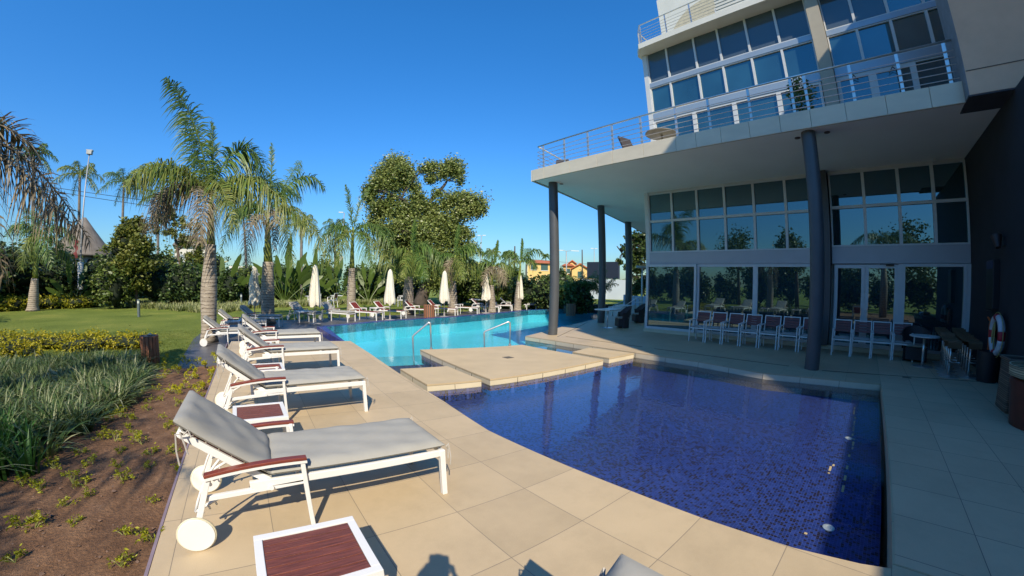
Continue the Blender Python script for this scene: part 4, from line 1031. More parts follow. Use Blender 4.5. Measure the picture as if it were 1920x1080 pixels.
for i, (c, lb, z) in enumerate((((.62, .64, .75), 'rolled white towel lying on the wicker tray', .83), ((.55, .20, .05), 'orange folded towel at the back of the wicker tray', .86))):
    t = empty('towel', (6.78 + i * .22, -2.36 - i * .1, z)); tag(t, lb, 'towel', 'towels on the cart')
    m = pm('towel', c, .95, 0, .1, 20, .5, 100)
    tf(cushion(.40, .26, .075, 6, 5, i, .02), Matrix.Translation((-.2, -.13, -.03))).build('towel_fold', m, t, smooth=True)
    tf(cushion(.40, .26, .07, 6, 5, i + 7, .02), Matrix.Translation((-.19, -.13, .035))).build('towel_fold', m, t, smooth=True)
# garden bollard lights
M['bollard'] = pm('bollard_grey', (.10, .13, .14), .5)
bolls = [(264, 594, GZ, 'dark bollard light on the lawn left of the big palm', 1), (451, 575, GZ, 'dark bollard light right of the big palm trunk', 1), (598, 572, GZ, 'bollard light behind the second parasol', 1), (940, 573, GZ, 'bollard light on the lawn behind the fifth parasol', 1)]
b0 = None
for px, py, z, lb, s in bolls:
    q = G(px, py, z)
    if b0 is None:
        b0 = empty('bollard_light', q); tag(b0, lb, 'bollard light', 'bollard lights on the lawn')
        MB().lathe([(.075, 0), (.075, .72)], (0, 0, 0), 20).build('post', M['bollard'], b0, smooth='auto')
        MB().lathe([(.068, .72), (.068, .86)], (0, 0, 0), 20).build('lens', M['plastic'], b0, smooth='auto')
        MB().lathe([(.08, .86), (.08, .90), (.05, .92)], (0, 0, 0), 20).build('cap', M['bollard'], b0, smooth='auto')
    else: dup(b0, q, 0, lb)
# garden chairs and tables on the lawn beyond
gt = make_ctable('white square garden table on the lawn behind the pale loungers', 'white garden tables on the lawn', .95, .74)
q = G(628, 571, GZ); gt.location = q
for px, py, lb in ((583, 573, 'white garden table behind the second parasol on the lawn'), (900, 578, 'long white garden table on the lawn beside the fifth parasol'), (763, 570, 'white garden table in the shade of the big tree')):
    dup(gt, G(px, py, GZ), .3, lb)
for px, py, lb, rz in ((615, 576, 'red and white garden chair left of the white lawn table', 2.4), (578, 573, 'red and white garden chair behind the leftmost pale lounger', 2.4), (750, 574, 'red and white garden chair in the shade of the big tree', 2.4)):
    dup(CH, G(px, py, GZ), rz + PI, lb, 'garden chairs on the lawn', (1.1, 1.1, 1.15))
# sofa at the far end
q = G(1034, 576, GZ); t = empty('garden_sofa', q, rad(-40)); tag(t, 'low brown garden sofa with blue seat pads at the far end of the pool', 'sofa')
MB().b2((-1.1, -.35, .0), (1.1, .35, .30)).build('base', M['binwood'], t, bevel=.01); MB().b2((-1.1, .28, .31), (1.1, .40, .85)).build('backrest', M['binwood'], t, bevel=.01)
tf(cushion(2.1, .6, .12, 10, 5, 2), Matrix.Translation((-1.05, -.33, .31))).build('seat_cushion', pm('blue_pad', (.03, .06, .22), .9), t, smooth=True)
# balcony furniture
BZF = CZ + .385
tb = make_ctable('table with grey rounded top on the balcony behind the railing', 'balcony tables', 1.05, .80, True); [c for c in tb.children if c.name.startswith('tabletop')][0].data.materials[0] = pm('grey_table_top', (.20, .20, .19), .5); q = onx(1245, 243, 10.2); tb.location = (10.1, q[1], BZF)
def make_easy(label):
    t = empty('balcony_chair'); tag(t, label, 'chair', 'dark wicker chairs on the balcony')
    MB().add([(-.35, -.3, .30), (-.35, .3, .30), (.15, .3, .26), (.15, -.3, .26), (.45, .3, .92), (.45, -.3, .92), (-.35, -.3, .24), (-.35, .3, .24), (.19, .3, .20), (.19, -.3, .20), (.52, .3, .90), (.52, -.3, .90)], [(0, 1, 2, 3), (3, 2, 4, 5), (6, 9, 8, 7), (9, 11, 10, 8), (0, 3, 9, 6), (3, 5, 11, 9), (1, 7, 8, 2), (2, 8, 10, 4), (0, 6, 7, 1), (5, 4, 10, 11)]).build('seat_shell', M['wicker'], t, fix=True)
    for x, y in ((-.3, -.25), (-.3, .25), (.25, -.25), (.25, .25)): MB().tube([(x, y, 0), (x, y, .26)], .02).build('leg', M['wicker'], t)
    return t
ec = make_easy('dark high backed wicker chair on the balcony left of the table')
q = onx(1190, 262, 9.6); ec.scale = (.8, .8, .8); ec.location = (9.5, q[1], BZF); ec.rotation_euler = (0, 0, rad(75))
for X_, px, py, rz, lb in ((9.8, 1050, 300, 30, 'dark wicker chair at the far left corner of the balcony'), (11.0, 1290, 235, -60, 'dark wicker chair on the balcony right of the table'), (10.6, 1735, 140, 20, 'dark wicker chair at the right end of the balcony')):
    q = onx(px, py, X_); dup(ec, (X_, q[1], BZF), rad(rz), lb)
q = onx(1245, 236, 10.8)
# red folded umbrella / panel by the balcony plant is the pot
pt = empty('potted_shrub', (10.4, onx(1497, 170, 10.4)[1], BZF)); tag(pt, 'leafy shrub in a dark red pot on the balcony', 'potted plant')
MB().lathe([(.20, 0), (.30, .55), (.32, .60), (.28, .58)], (0, 0, 0), 24).build('pot', pm('red_pot', (.17, .02, .05), .5), pt, smooth='auto')
# ------------------------------------------------------------------ plants
M['palmleaf'] = leafmat('palm_leaflet', [(.040, .080, .014), (.075, .14, .024), (.13, .20, .038), (.24, .28, .08)], .42, .22, 1.3)
M['palmleaf2'] = leafmat('palm_leaflet_yellow', [(.06, .10, .016), (.12, .18, .03), (.21, .24, .05), (.32, .29, .10)], .45, .25, 1.5)
M['palmdry'] = leafmat('palm_leaflet_dry', [(.07, .065, .035), (.17, .135, .08), (.27, .22, .14), (.36, .31, .21)], .7, .15, 2.0)
M['shaft'] = pm('crownshaft_green', (.16, .19, .03), .4, 0, .35, 2.5, 0, 60, 'obj', (1, 1, 4))
M['rachis'] = pm('frond_stalk', (.22, .24, .06), .5, 0, .2, 4)
def trunkmat():
    m, n, l, p = mk('palm_trunk'); tc = n.new('ShaderNodeTexCoord'); s = n.new('ShaderNodeSeparateXYZ'); l.new(tc.outputs['Object'], s.inputs[0])
    f = noise_fac(n, l, 5, 6, 'obj', .65, (1, 1, 3))
    z = mth(n, l, 'ADD', mth(n, l, 'MULTIPLY', s.outputs[2], 8.5), mth(n, l, 'MULTIPLY', f, 1.2))
    fr = mth(n, l, 'FRACT', z); ring = mth(n, l, 'LESS_THAN', fr, .16)
    c = ramp(n, l, f, [(.3, (.23, .19, .14)), (.55, (.36, .31, .245)), (.75, (.46, .41, .34))])
    c = mixc(n, l, ring, c, (.12, .095, .07)); l.new(c, p.inputs['Base Color']); p.inputs['Roughness'].default_value = .9
    bump(n, l, p, mth(n, l, 'SUBTRACT', mth(n, l, 'MULTIPLY', fr, .5), ring), .6, .02); return m
M['ptrunk'] = trunkmat()
M['cocotrunk'] = pm('coconut_trunk', (.16, .14, .12), .9, 0, .2, 3, .3, 30)
UP = Vector((0, 0, 1))
def frond_geo(P, leaf, n, droop, rng, w=.035, seg=3, dense=1, ang=.55, thin=1.0, sweep=.35):
    """P: rachis points.  returns V,F of leaflets"""
    V = []; F = []
    m = len(P)
    for i in range(n):
        t = (i + rng.random() * .6) / n; t = .10 + .90 * t
        k = t * (m - 1); a = int(min(k, m - 2)); q = P[a].lerp(P[a + 1], k - a)
        tg = (P[a + 1] - P[a]).normalized(); sd_ = tg.cross(UP)
        if sd_.length < .15: sd_ = tg.cross(Vector((.6, .8, 0)))
        sd_.normalize(); nn_ = sd_.cross(tg)
        ll = leaf * (.55 + .45 * math.sin(PI * min(1, t * 1.15))) * (1 if t < .85 else 1 - (t - .85) * 3.4) * thin
        for s in (-1, 1):
            lift = rng.uniform(-.7, 1.5) if abs(tg.z) < .62 else rng.uniform(-1.9, 1.9)
            fw = sweep + t * .45 + rng.uniform(-.12, .12)
            d = (sd_ * s + tg * fw + nn_ * lift).normalized()
            l_ = ll * rng.uniform(.8, 1.15); dr = droop * rng.uniform(.7, 1.35)
            wd = tg.cross(d).cross(d).normalized() if rng.random() < .5 else tg
            o = len(V)
            for j in range(seg + 1):
                u = j / seg; p = q + d * l_ * u * (1 - .22 * dr * u) + Vector((0, 0, -1)) * l_ * dr * u * u * .75
                ww = w * (1 - u) ** .6 * (.6 + .8 * min(1, u * 3)) * .5 + .0015
                V.append(p - tg * ww); V.append(p + tg * ww)
            for j in range(seg): F.append((o + 2 * j, o + 2 * j + 1, o + 2 * j + 3, o + 2 * j + 2))
    return V, F
def add_frond(parent, P, leaf, n, droop, mat, seed, w=.035, stalk=.03, sweep=.35, name='frond', seg=3):
    rng = random.Random(seed); loc = parent.location if parent else Vector((0, 0, 0))
    P = [p - loc for p in P]
    V, F = frond_geo(P, leaf, n, droop, rng, w, seg, sweep=sweep)
    m = MB(); m.tube(P, [stalk * (1 - .8 * i / (len(P) - 1)) for i in range(len(P))], 4, False)
    o = len(V); V = V + [Vector(v) for v in m.v]; F = F + [tuple(i + o for i in f) for f in m.f]
    return np_mesh(name, V, F, mat, parent)
def garden_palm(bpx, bpy_, dist_or_base, gtop, stop, fronds, label, rw=(.26, .20), leaf=.62, n=70, w=.03, group='ring-trunked palms round the pool', seed=0, hub=None, belly=1.18):
    """bpx,bpy_: foot of the trunk; gtop/stop: (px,py) of the top of the grey trunk and of the green shaft.
    fronds: (ctrl px,py,depth, tip px,py,depth, kind, droop)"""
    base = Vector(G(bpx, bpy_, GZ)); D = math.hypot(base.x, base.y)
    t = empty('palm_tree', base); tag(t, label, 'palm tree', group)
    g = Vector(AT(gtop[0], gtop[1], D)) - base; sft = Vector(AT(stop[0], stop[1], D)) - base
    r0, r1 = rw; pts = []; rs = []
    for i in range(15):
        k = i / 14; pts.append(g * k); bul = (belly - 1) * math.exp(-((k - .55) / .28) ** 2)
        rs.append((r0 * (1 - k) + r1 * k) * (1 + bul) * (1.25 if i == 0 else 1.08 if i == 1 else 1))
    MB().tube(pts, rs, 24).build('trunk', M['ptrunk'], t, smooth=True)
    pts = [g + (sft - g) * k for k in (0, .1, .35, .7, 1.0)]
    MB().tube(pts, [r1 * .86, r1 * .8, r1 * .62, r1 * .45, r1 * .28], 18).build('crownshaft', M['shaft'], t, smooth=True)
    hubp = base + sft - (sft - g) * .12
    for i, f in enumerate(fronds):
        cx, cy, cd, tx, ty, td, kind, dr = f
        C_ = Vector(AT(cx, cy, D + cd)); T_ = Vector(AT(tx, ty, D + td))
        P = bez(hubp, C_, T_, 14)
        add_frond(t, P, leaf * (1 if kind != 'spear' else .5), n, dr * (1 if kind != 'spear' else .5), M[{'g': 'palmleaf', 'y': 'palmleaf2', 'd': 'palmdry', 'spear': 'palmleaf'}[kind]], seed * 100 + i, w, .035, sweep=.35 if kind != 'spear' else 1.7)
    return t
garden_palm(393, 641, 0, (396, 459), (397, 352), [
    (378, 215, .3, 316, 148, -.2, 'g', .75), (404, 300, .2, 400, 230, .3, 'spear', .6), (372, 300, .5, 350, 212, 1.4, 'g', .8),
    (452, 215, -.2, 500, 330, .2, 'g', .8), (475, 280, -.8, 582, 440, -1.6, 'y', 1.15), (470, 300, .8, 560, 370, 1.8, 'g', 1.0),
    (305, 262, -.6, 238, 352, -1.2, 'y', 1.1), (330, 300, .9, 280, 330, 2.1, 'g', 1.0), (310, 310, .3, 279, 432, .3, 'd', 1.2),
    (392, 330, -1.5, 376, 455, -1.9, 'd', 1.0), (405, 300, -1.0, 440, 420, -2.0, 'y', 1.1)],
    'large palm with swollen ringed grey trunk and green shaft, nearest palm of the row', (.27, .18), 1.08, 125, .036, seed=1, belly=1.28)
garden_palm(500, 607, 0, (500, 491), (500, 395), [
    (512, 300, 0, 508, 268, .5, 'spear', .6), (560, 290, -.3, 606, 352, -.5, 'g', .8), (540, 330, .6, 560, 300, 2., 'g', .8), (565, 350, -.6, 618, 490, -1.2, 'y', 1.1),
    (448, 345, -.3, 415, 470, -.6, 'g', 1.1), (470, 360, .8, 440, 400, 2.2, 'g', 1.), (460, 385, -1.2, 462, 500, -2.2, 'd', 1.2), (530, 380, -1.4, 548, 500, -2.4, 'y', 1.1), (455, 320, .2, 420, 385, .6, 'y', 1.), (520, 360, -1.5, 512, 470, -2.6, 'd', 1.1)],
    'second palm with thick grey trunk behind the folded baggy parasol', (.34, .27), .95, 80, .045, seed=2, belly=1.1)
garden_palm(657, 590, 0, (658, 503), (660, 425), [
    (655, 380, 0, 646, 345, 0, 'spear', .5), (672, 370, .2, 690, 350, .6, 'spear', .5), (690, 395, -.4, 748, 470, -.8, 'g', 1.0), (705, 430, -.5, 745, 525, -1.0, 'y', 1.1), (628, 400, -.3, 585, 470, -.6, 'g', 1.0),
    (630, 425, .8, 590, 500, 1.2, 'y', 1.1), (700, 410, 1.2, 740, 440, 2.5, 'g', .9), (640, 420, -1.3, 630, 500, -2.0, 'y', 1.1), (690, 430, -1.5, 700, 510, -2.4, 'g', 1.1)],
    'third palm with slim pale trunk and upright spear leaves, between pale and maroon loungers', (.30, .20), 1.0, 70, .05, seed=3, belly=1.15)
garden_palm(767, 589, 0, (769, 519), (774, 470), [
    (777, 440, 0, 779, 415, 0, 'spear', .5), (740, 448, -.3, 708, 500, -.5, 'y', 1.0), (745, 470, .5, 716, 530, .8, 'g', 1.1), (805, 440, -.3, 835, 495, -.6, 'g', 1.0), (815, 465, .4, 850, 535, .5, 'y', 1.1), (790, 450, 1.5, 805, 460, 3., 'g', .9), (765, 470, -1.5, 757, 520, -2.2, 'y', 1.1), (795, 470, -1.4, 802, 525, -2.0, 'g', 1.)],
    'fourth palm in front of the big leafy tree', (.36, .24), .95, 60, .055, seed=4, belly=1.2)
garden_palm(853, 585, 0, (853, 528), (858, 480), [
    (860, 450, 0, 863, 425, 0, 'spear', .5), (885, 450, -.3, 912, 480, -.4, 'g', .9), (888, 478, .4, 906, 520, .5, 'y', 1.1), (835, 465, .2, 820, 505, .3, 'g', 1.1), (840, 490, -1.0, 838, 535, -1.4, 'd', 1.2), (875, 460, 1.4, 890, 462, 2.6, 'g', .9), (866, 480, -1.5, 872, 525, -2., 'y', 1.1)],
    'fifth palm with a dry brown frond hanging at the right side of the big tree', (.32, .22), .9, 55, .055, seed=5, belly=1.15)
garden_palm(925, 583, 0, (924, 535), (929, 500), [
    (933, 470, 0, 935, 455, 0, 'spear', .6), (912, 480, 0, 900, 515, 0, 'g', 1.), (950, 485, 0, 958, 520, 0, 'y', 1.1), (915, 500, -1, 908, 535, -1.4, 'd', 1.2), (945, 500, -1, 948, 535, -1.2, 'd', 1.2), (925, 470, 1.5, 915, 475, 2.6, 'g', 1.)],
    'small palm with drooping dry fronds behind the fifth parasol', (.26, .17), .75, 45, .05, seed=6)
garden_palm(969, 580, 0, (972, 530), (975, 492), [
    (979, 465, 0, 978, 452, 0, 'spear', .6), (1000, 458, 0, 1015, 480, 0, 'g', .85), (995, 480, .3, 1004, 505, .4, 'g', 1.), (958, 462, 0, 942, 484, 0, 'g', .9), (960, 485, -.8, 950, 512, -1., 'y', 1.), (985, 470, 1.5, 990, 470, 2.5, 'g', .9)],
    'last palm of the row, small, in front of the yellow house', (.26, .16), .7, 45, .05, seed=7)
garden_palm(62, 583, 0, (66, 522), (73, 440), [
    (74, 400, 0, 74, 352, 0, 'spear', .5), (48, 430, -.3, 38, 505, -.6, 'y', 1.2), (105, 400, -.4, 150, 455, -.8, 'g', 1.), (108, 425, .5, 142, 500, .7, 'y', 1.1), (45, 395, .4, 10, 440, .8, 'g', 1.), (85, 430, -1.3, 100, 500, -2.2, 'g', 1.1), (60, 400, 1.5, 50, 390, 3., 'g', .9), (92, 395, 1.2, 120, 385, 2.5, 'g', .9)],
    'slim palm standing alone on the lawn at the left', (.33, .19), .95, 70, .05, seed=8, belly=1.05)
# big dry-fronded palm just outside the left edge
pb = Vector((-4.9, 6.9, GZ)); t = empty('palm_tree', pb); tag(t, 'palm with large dry brown fronds reaching in at the left edge, trunk outside the photo', 'palm tree', 'ring-trunked palms round the pool')
MB().tube([(0, 0, z) for z in (0, .4, 1.5, 2.6, 3.0)], [.30, .27, .27, .22, .18], 20).build('trunk', M['ptrunk'], t, smooth=True)
MB().tube([(0, 0, 3.0), (0, 0, 3.6), (.02, 0, 4.5)], [.15, .11, .05], 14).build('crownshaft', M['shaft'], t, smooth=True)
hb = pb + Vector((0, 0, 4.2)); k = 0
for cx, cy, cd, tx, ty, td, kind, dr in ((60, 250, 8.0, 172, 455, 8.3, 'palmdry', 1.15), (50, 300, 7.6, 140, 430, 7.4, 'palmdry', 1.3), (20, 205, 8.5, 75, 300, 9.0, 'palmdry', .7), (-20, 300, 7.3, 5, 520, 7.2, 'palmdry', 1.5), (-60, 180, 8.5, -10, 230, 9.2, 'palmleaf', .8)):
    P = bez(hb, AT(cx, cy, cd), AT(tx, ty, td), 14); add_frond(t, P, .62, 64, dr, M[kind], 900 + k, .026 if kind == 'palmdry' else .034, .03); k += 1
for az_ in (150, 200, 250, 300):
    a = rad(az_); P = bez(hb, hb + Vector((math.cos(a) * 1.2, math.sin(a) * 1.2, 1.2)), hb + Vector((math.cos(a) * 2.6, math.sin(a) * 2.6, -.3)), 12); add_frond(t, P, .7, 60, 1., M['palmleaf'], 950 + az_, .03, .03)
# palms behind the camera whose fronds dapple the soil
for j, (x, y, z) in enumerate(((-5.9, -1.4, 4.9),)):
    t = empty('palm_tree', (x, y, GZ)); tag(t, 'palm behind the camera throwing frond shadows on the soil bed', 'palm tree', 'palms behind the camera')
    MB().tube([(0, 0, 0), (0, 0, z * .5), (0, 0, z * .8)], [.26, .25, .16], 16).build('trunk', M['ptrunk'], t, smooth=True)
    hb = Vector((x, y, z))
    for i in range(7):
        a = i * 2 * PI / 7 + j; P = bez(hb, hb + Vector((math.cos(a) * 1.1, math.sin(a) * 1.1, 1.3)), hb + Vector((math.cos(a) * 2.9, math.sin(a) * 2.6, -.2)), 12); add_frond(t, P, .7, 60, 1., M['palmleaf'], 1200 + i + 20 * j, .03, .03)
# ---- coconut palms far behind
def coco(px, py, dist, rpx, basey, label, seed, n=15, lean=0, mat='palmleaf'):
    hb = Vector(AT(px, py, dist)); r = rpx / 751 * dist; b0_ = AT(px + lean, basey, dist); base = Vector((b0_[0], b0_[1], GZ))
    t = empty('coconut_palm', base); tag(t, label, 'palm tree', 'tall coconut palms beyond the garden')
    hp = hb - base; P = bez((0, 0, 0), (hp.x * .2, hp.y * .2, hp.z * .6), hp, 10); MB().tube(P, [.24 - .012 * i for i in range(10)], 8).build('trunk', M['cocotrunk'], t, smooth=True)
    rng = random.Random(seed); V = []; F = []
    for i in range(n):
        a = i * 2.39996; el = 1.0 - 1.45 * (i / n); el += rng.uniform(-.1, .1)
        d = Vector((math.cos(a) * math.cos(el), math.sin(a) * math.cos(el), math.sin(el)))
        P = bez(hp, hp + d * r * .62 + Vector((0, 0, r * .18)), hp + d * r * 1.0 + Vector((0, 0, -r * .42)), 9)
        v, f = frond_geo(P, r * .30, 26, 1.0, rng, .055 * dist / 60 + .02, 2)
        o = len(V); V += v; F += [tuple(q + o for q in g_) for g_ in f]
        m = MB().tube(P, .05, 3, False); 
        m4 = [f_ for f_ in m.f if len(f_) == 4]; o = len(V); V += [Vector(q) for q in m.v]; F += [tuple(q + o for q in g_) for g_ in m4]
    np_mesh('crown', V, F, M[mat], t); return t
for i, (px, py, d, r, by_, lb, ln) in enumerate(((152, 328, 55, 38, 520, 'coconut palm behind the tall mast', 0), (236, 342, 60, 42, 520, 'coconut palm with thin trunk right of the tall mast', -3), (62, 290, 50, 34, 520, 'dark coconut palm crown behind the dry fronds at the left edge', 3),
        (455, 405, 62, 30, 530, 'coconut palm with slim trunk seen between the first two garden palms', 6), (562, 420, 46, 40, 545, 'coconut palm with dark trunk right of the second garden palm', 0), (626, 425, 58, 34, 540, 'coconut palm behind the street lamp in the middle', 0), (925, 478, 95, 18, 520, 'small distant coconut palm left of the utility pole', 0), (955, 486, 90, 20, 520, 'distant coconut palm right behind the utility pole', 0), (1020, 483, 120, 9, 515, 'tiny distant palm above the yellow house roof', 0), (300, 372, 58, 36, 520, 'coconut palm half hidden by the big palm\'s left fronds', 0))):
    coco(px, py, d, r, by_, lb, 40 + i, lean=ln, mat='palmleaf2' if i in (0, 4, 6) else 'palmleaf')
# ---- leaf masses
def cloud(blobs, n, size, rng, clump=.16, per=26, shell=.45, aspect=.5, up=.3):
    """leaves in clumps through ellipsoids. blobs: (cx,cy,cz,rx,ry,rz)"""
    B = np.array(blobs, float); wgt = (B[:, 3] * B[:, 4] * B[:, 5]) ** (2 / 3); wgt /= wgt.sum()
    nc = max(4, n // per); bi = rng.choice(len(B), nc, p=wgt)
    d = rng.normal(size=(nc, 3)); d /= np.linalg.norm(d, axis=1)[:, None]
    rr = (shell + (1 - shell) * rng.rand(nc)) ** .7
    cc = B[bi, :3] + d * rr[:, None] * B[bi, 3:]
    ci = rng.randint(0, nc, n); sc = B[bi[ci], 3:].mean(1) * clump
    c = cc[ci] + rng.normal(size=(n, 3)) * sc[:, None]
    a = rng.normal(size=(n, 3)); a[:, 2] *= .6; a /= np.linalg.norm(a, axis=1)[:, None]
    b = rng.normal(size=(n, 3)); b[:, 2] *= (1 - up); b = np.cross(a, b); b /= np.maximum(1e-6, np.linalg.norm(b, axis=1))[:, None]
    s = size * (.6 + .8 * rng.rand(n))[:, None]
    V = np.stack([c - a * s, c + b * s * aspect, c + a * s, c - b * s * aspect], 1).reshape(-1, 3)
    F = np.arange(4 * n).reshape(-1, 4); return V, F
M['lfdark'] = leafmat('leaves_dark', [(.018, .038, .010), (.038, .070, .017), (.07, .11, .026), (.13, .16, .045)], .42, .12, .5)
M['lfmid'] = leafmat('leaves_mid', [(.035, .065, .014), (.075, .12, .024), (.13, .17, .036), (.22, .25, .06)], .45, .2, .5)
M['lfyel'] = leafmat('leaves_yellowgreen', [(.05, .075, .012), (.10, .13, .02), (.17, .18, .03), (.26, .25, .06)], .5, .25, .6)
M['lftree'] = leafmat('leaves_tree', [(.055, .085, .018), (.12, .16, .035), (.22, .26, .065), (.42, .42, .17)], .38, .15, .35)
M['gold'] = leafmat('golden_leaves', [(.12, .15, .01), (.28, .27, .012), (.42, .36, .015), (.52, .42, .03)], .5, .3, 1.2)
M['goldgreen'] = leafmat('golden_green_leaves', [(.10, .14, .01), (.22, .24, .015), (.38, .34, .02), (.48, .40, .03)], .5, .3, 2.)
M['core'] = pm('shrub_core', (.010, .018, .006), .95, 0, .3, 2, .5, 4, 'pos')  # near-black filler added inside leaf masses; the interior's shade is in its colour
M['bark'] = pm('bark', (.13, .095, .07), .95, 0, .3, 3, .8, 12, 'pos')
M['barkdark'] = pm('bark_dark', (.07, .055, .045), .95, 0, .3, 3, .8, 12, 'pos')
NRC = np.random.RandomState(77)
def lump(c, r, seed, seg=14, rows=9):
    rn = random.Random(seed); ph = [rn.uniform(0, 6) for _ in range(6)]; vs = []; fs = []
    for i in range(rows + 1):
        th = PI * i / rows
        for j in range(seg):
            a = 2 * PI * j / seg; k = 1 + .14 * math.sin(3 * a + ph[0] + 2 * th) + .1 * math.sin(5 * a + ph[1] - 4 * th) + .08 * math.sin(7 * th + ph[2])
            vs.append((c[0] + r[0] * k * math.sin(th) * math.cos(a), c[1] + r[1] * k * math.sin(th) * math.sin(a), c[2] + r[2] * k * math.cos(th)))
    for i in range(rows):
        for j in range(seg): fs.append((i * seg + j, (i + 1) * seg + j, (i + 1) * seg + (j + 1) % seg, i * seg + (j + 1) % seg))
    return vs, fs
def shrub(px, dist, wpx, toppy, mat, label, n=1500, size=.13, seed=0, group='shrubs behind the lawn', core=.62, nb=5, name='shrub', cat='shrub'):
    rn = random.Random(seed); b_ = AT(px, 545, dist); base = Vector((b_[0], b_[1], GZ)); top = AT(px, toppy, dist)[2]
    wm = wpx / 751 * dist; hgt = top - GZ
    t = empty(name, base); tag(t, label, cat, group)
    bl = []
    for i in range(nb):
        a = rn.uniform(0, 2 * PI); f = rn.uniform(.1, .42) * wm * .5
        rz = hgt * rn.uniform(.30, .48); zc = rn.uniform(.30, 1) * (hgt - rz)
        bl.append((math.cos(a) * f * 1.3, math.sin(a) * f, max(rz * .8, zc), wm * .5 * rn.uniform(.5, .75), wm * .5 * rn.uniform(.5, .7), rz))
    bl.append((0, 0, hgt * .45, wm * .45, wm * .4, hgt * .46))
    V, F = cloud(bl, n, size, NRC); V[:, 2] = np.maximum(V[:, 2], .02)
    np_mesh('foliage', V, F, M[mat], t)
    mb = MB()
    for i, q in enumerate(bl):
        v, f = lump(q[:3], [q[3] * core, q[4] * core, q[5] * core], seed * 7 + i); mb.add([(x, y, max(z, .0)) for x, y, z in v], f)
    mb.build('dark_filler', M['core'], t, smooth=True)  # dark filler lumps added inside so the shrub is opaque
    return t
sh0 = [(205, 44, 110, 462, 'lfmid'), (290, 46, 120, 452, 'lfmid'), (385, 46, 90, 470, 'lfdark'), (455, 48, 90, 492, 'lfmid'), (525, 48, 90, 484, 'lfdark'), (600, 50, 90, 478, 'lfmid'), (668, 50, 80, 486, 'lfdark'), (725, 50, 90, 478, 'lfmid'), (900, 48, 90, 486, 'lfmid'), (955, 48, 60, 500, 'lfdark'), (-20, 42, 180, 440, 'lfdark'), (80, 42, 120, 452, 'lfdark')]
nm_ = ['right of the thatched roof', 'left of the big palm crown base', 'behind the big palm trunk', 'right of the big palm', 'behind the second palm', 'behind the second parasol', 'behind the third palm', 'left of the big leafy tree', 'right of the big leafy tree', 'behind the sixth parasol', 'at the far left edge', 'behind the lone slim palm']
for i, (px, d, w, ty, mt) in enumerate(sh0): shrub(px, d, w, ty, mt, 'tall bushy background tree ' + nm_[i], 2600, .2, 260 + i, 'bushy trees behind the hedge', cat='tree', name='bushy_tree')
sh = [  # px, dist, width px, top py, material, label
 (-60, 36, 190, 440, 'lfdark', 'dark shrub at the far left edge behind the yellow hedge'), (15, 36, 125, 456, 'lfdark', 'dark shrub left of the lone slim palm'), (105, 36, 115, 470, 'lfdark', 'dark shrub behind the lone slim palm'), (160, 35, 90, 478, 'lfdark', 'dark shrub below the thatched roof'), (215, 31, 70, 470, 'lfmid', 'mid green shrub right of the thatched roof'),
 (300, 32, 90, 485, 'lfdark', 'dark glossy hedge shrub left of the big palm'), (350, 32, 80, 478, 'lfdark', 'dark glossy hedge shrub directly left of the big palm trunk'), (430, 34, 60, 500, 'lfdark', 'dark shrub between the first two palms'), (470, 36, 60, 515, 'lfmid', 'low shrub behind the baggy parasol'), (535, 36, 70, 512, 'lfdark', 'dark shrub behind the traveller plants'),
 (605, 37, 70, 492, 'lfdark', 'dark shrub right of the second parasol'), (690, 37, 70, 500, 'lfdark', 'dark shrub right of the third palm'), (735, 38, 60, 505, 'lfdark', 'dark shrub behind the third parasol'), (770, 40, 60, 480, 'lfmid', 'green shrub behind the fourth palm'), (865, 36, 80, 500, 'lfmid', 'olive green shrub right of the big tree trunk'),
 (905, 34, 80, 506, 'lfmid', 'olive green shrub behind the fifth parasol'), (950, 33, 50, 522, 'lfmid', 'olive shrub left of the dark hedge'), (985, 32, 70, 518, 'lfdark', 'dark rounded shrub below the yellow house'), (1030, 30, 80, 510, 'lfdark', 'dark rounded shrub behind the front column, left one'), (1062, 29, 60, 512, 'lfdark', 'dark rounded shrub right of the front column'), (1085, 27, 60, 520, 'lfdark', 'dark shrub left of the second column')]
for i, (px, d, w, ty, mt, lb) in enumerate(sh): shrub(px, d, w, ty, mt, lb, 3400, .135 * d / 32, 300 + i)
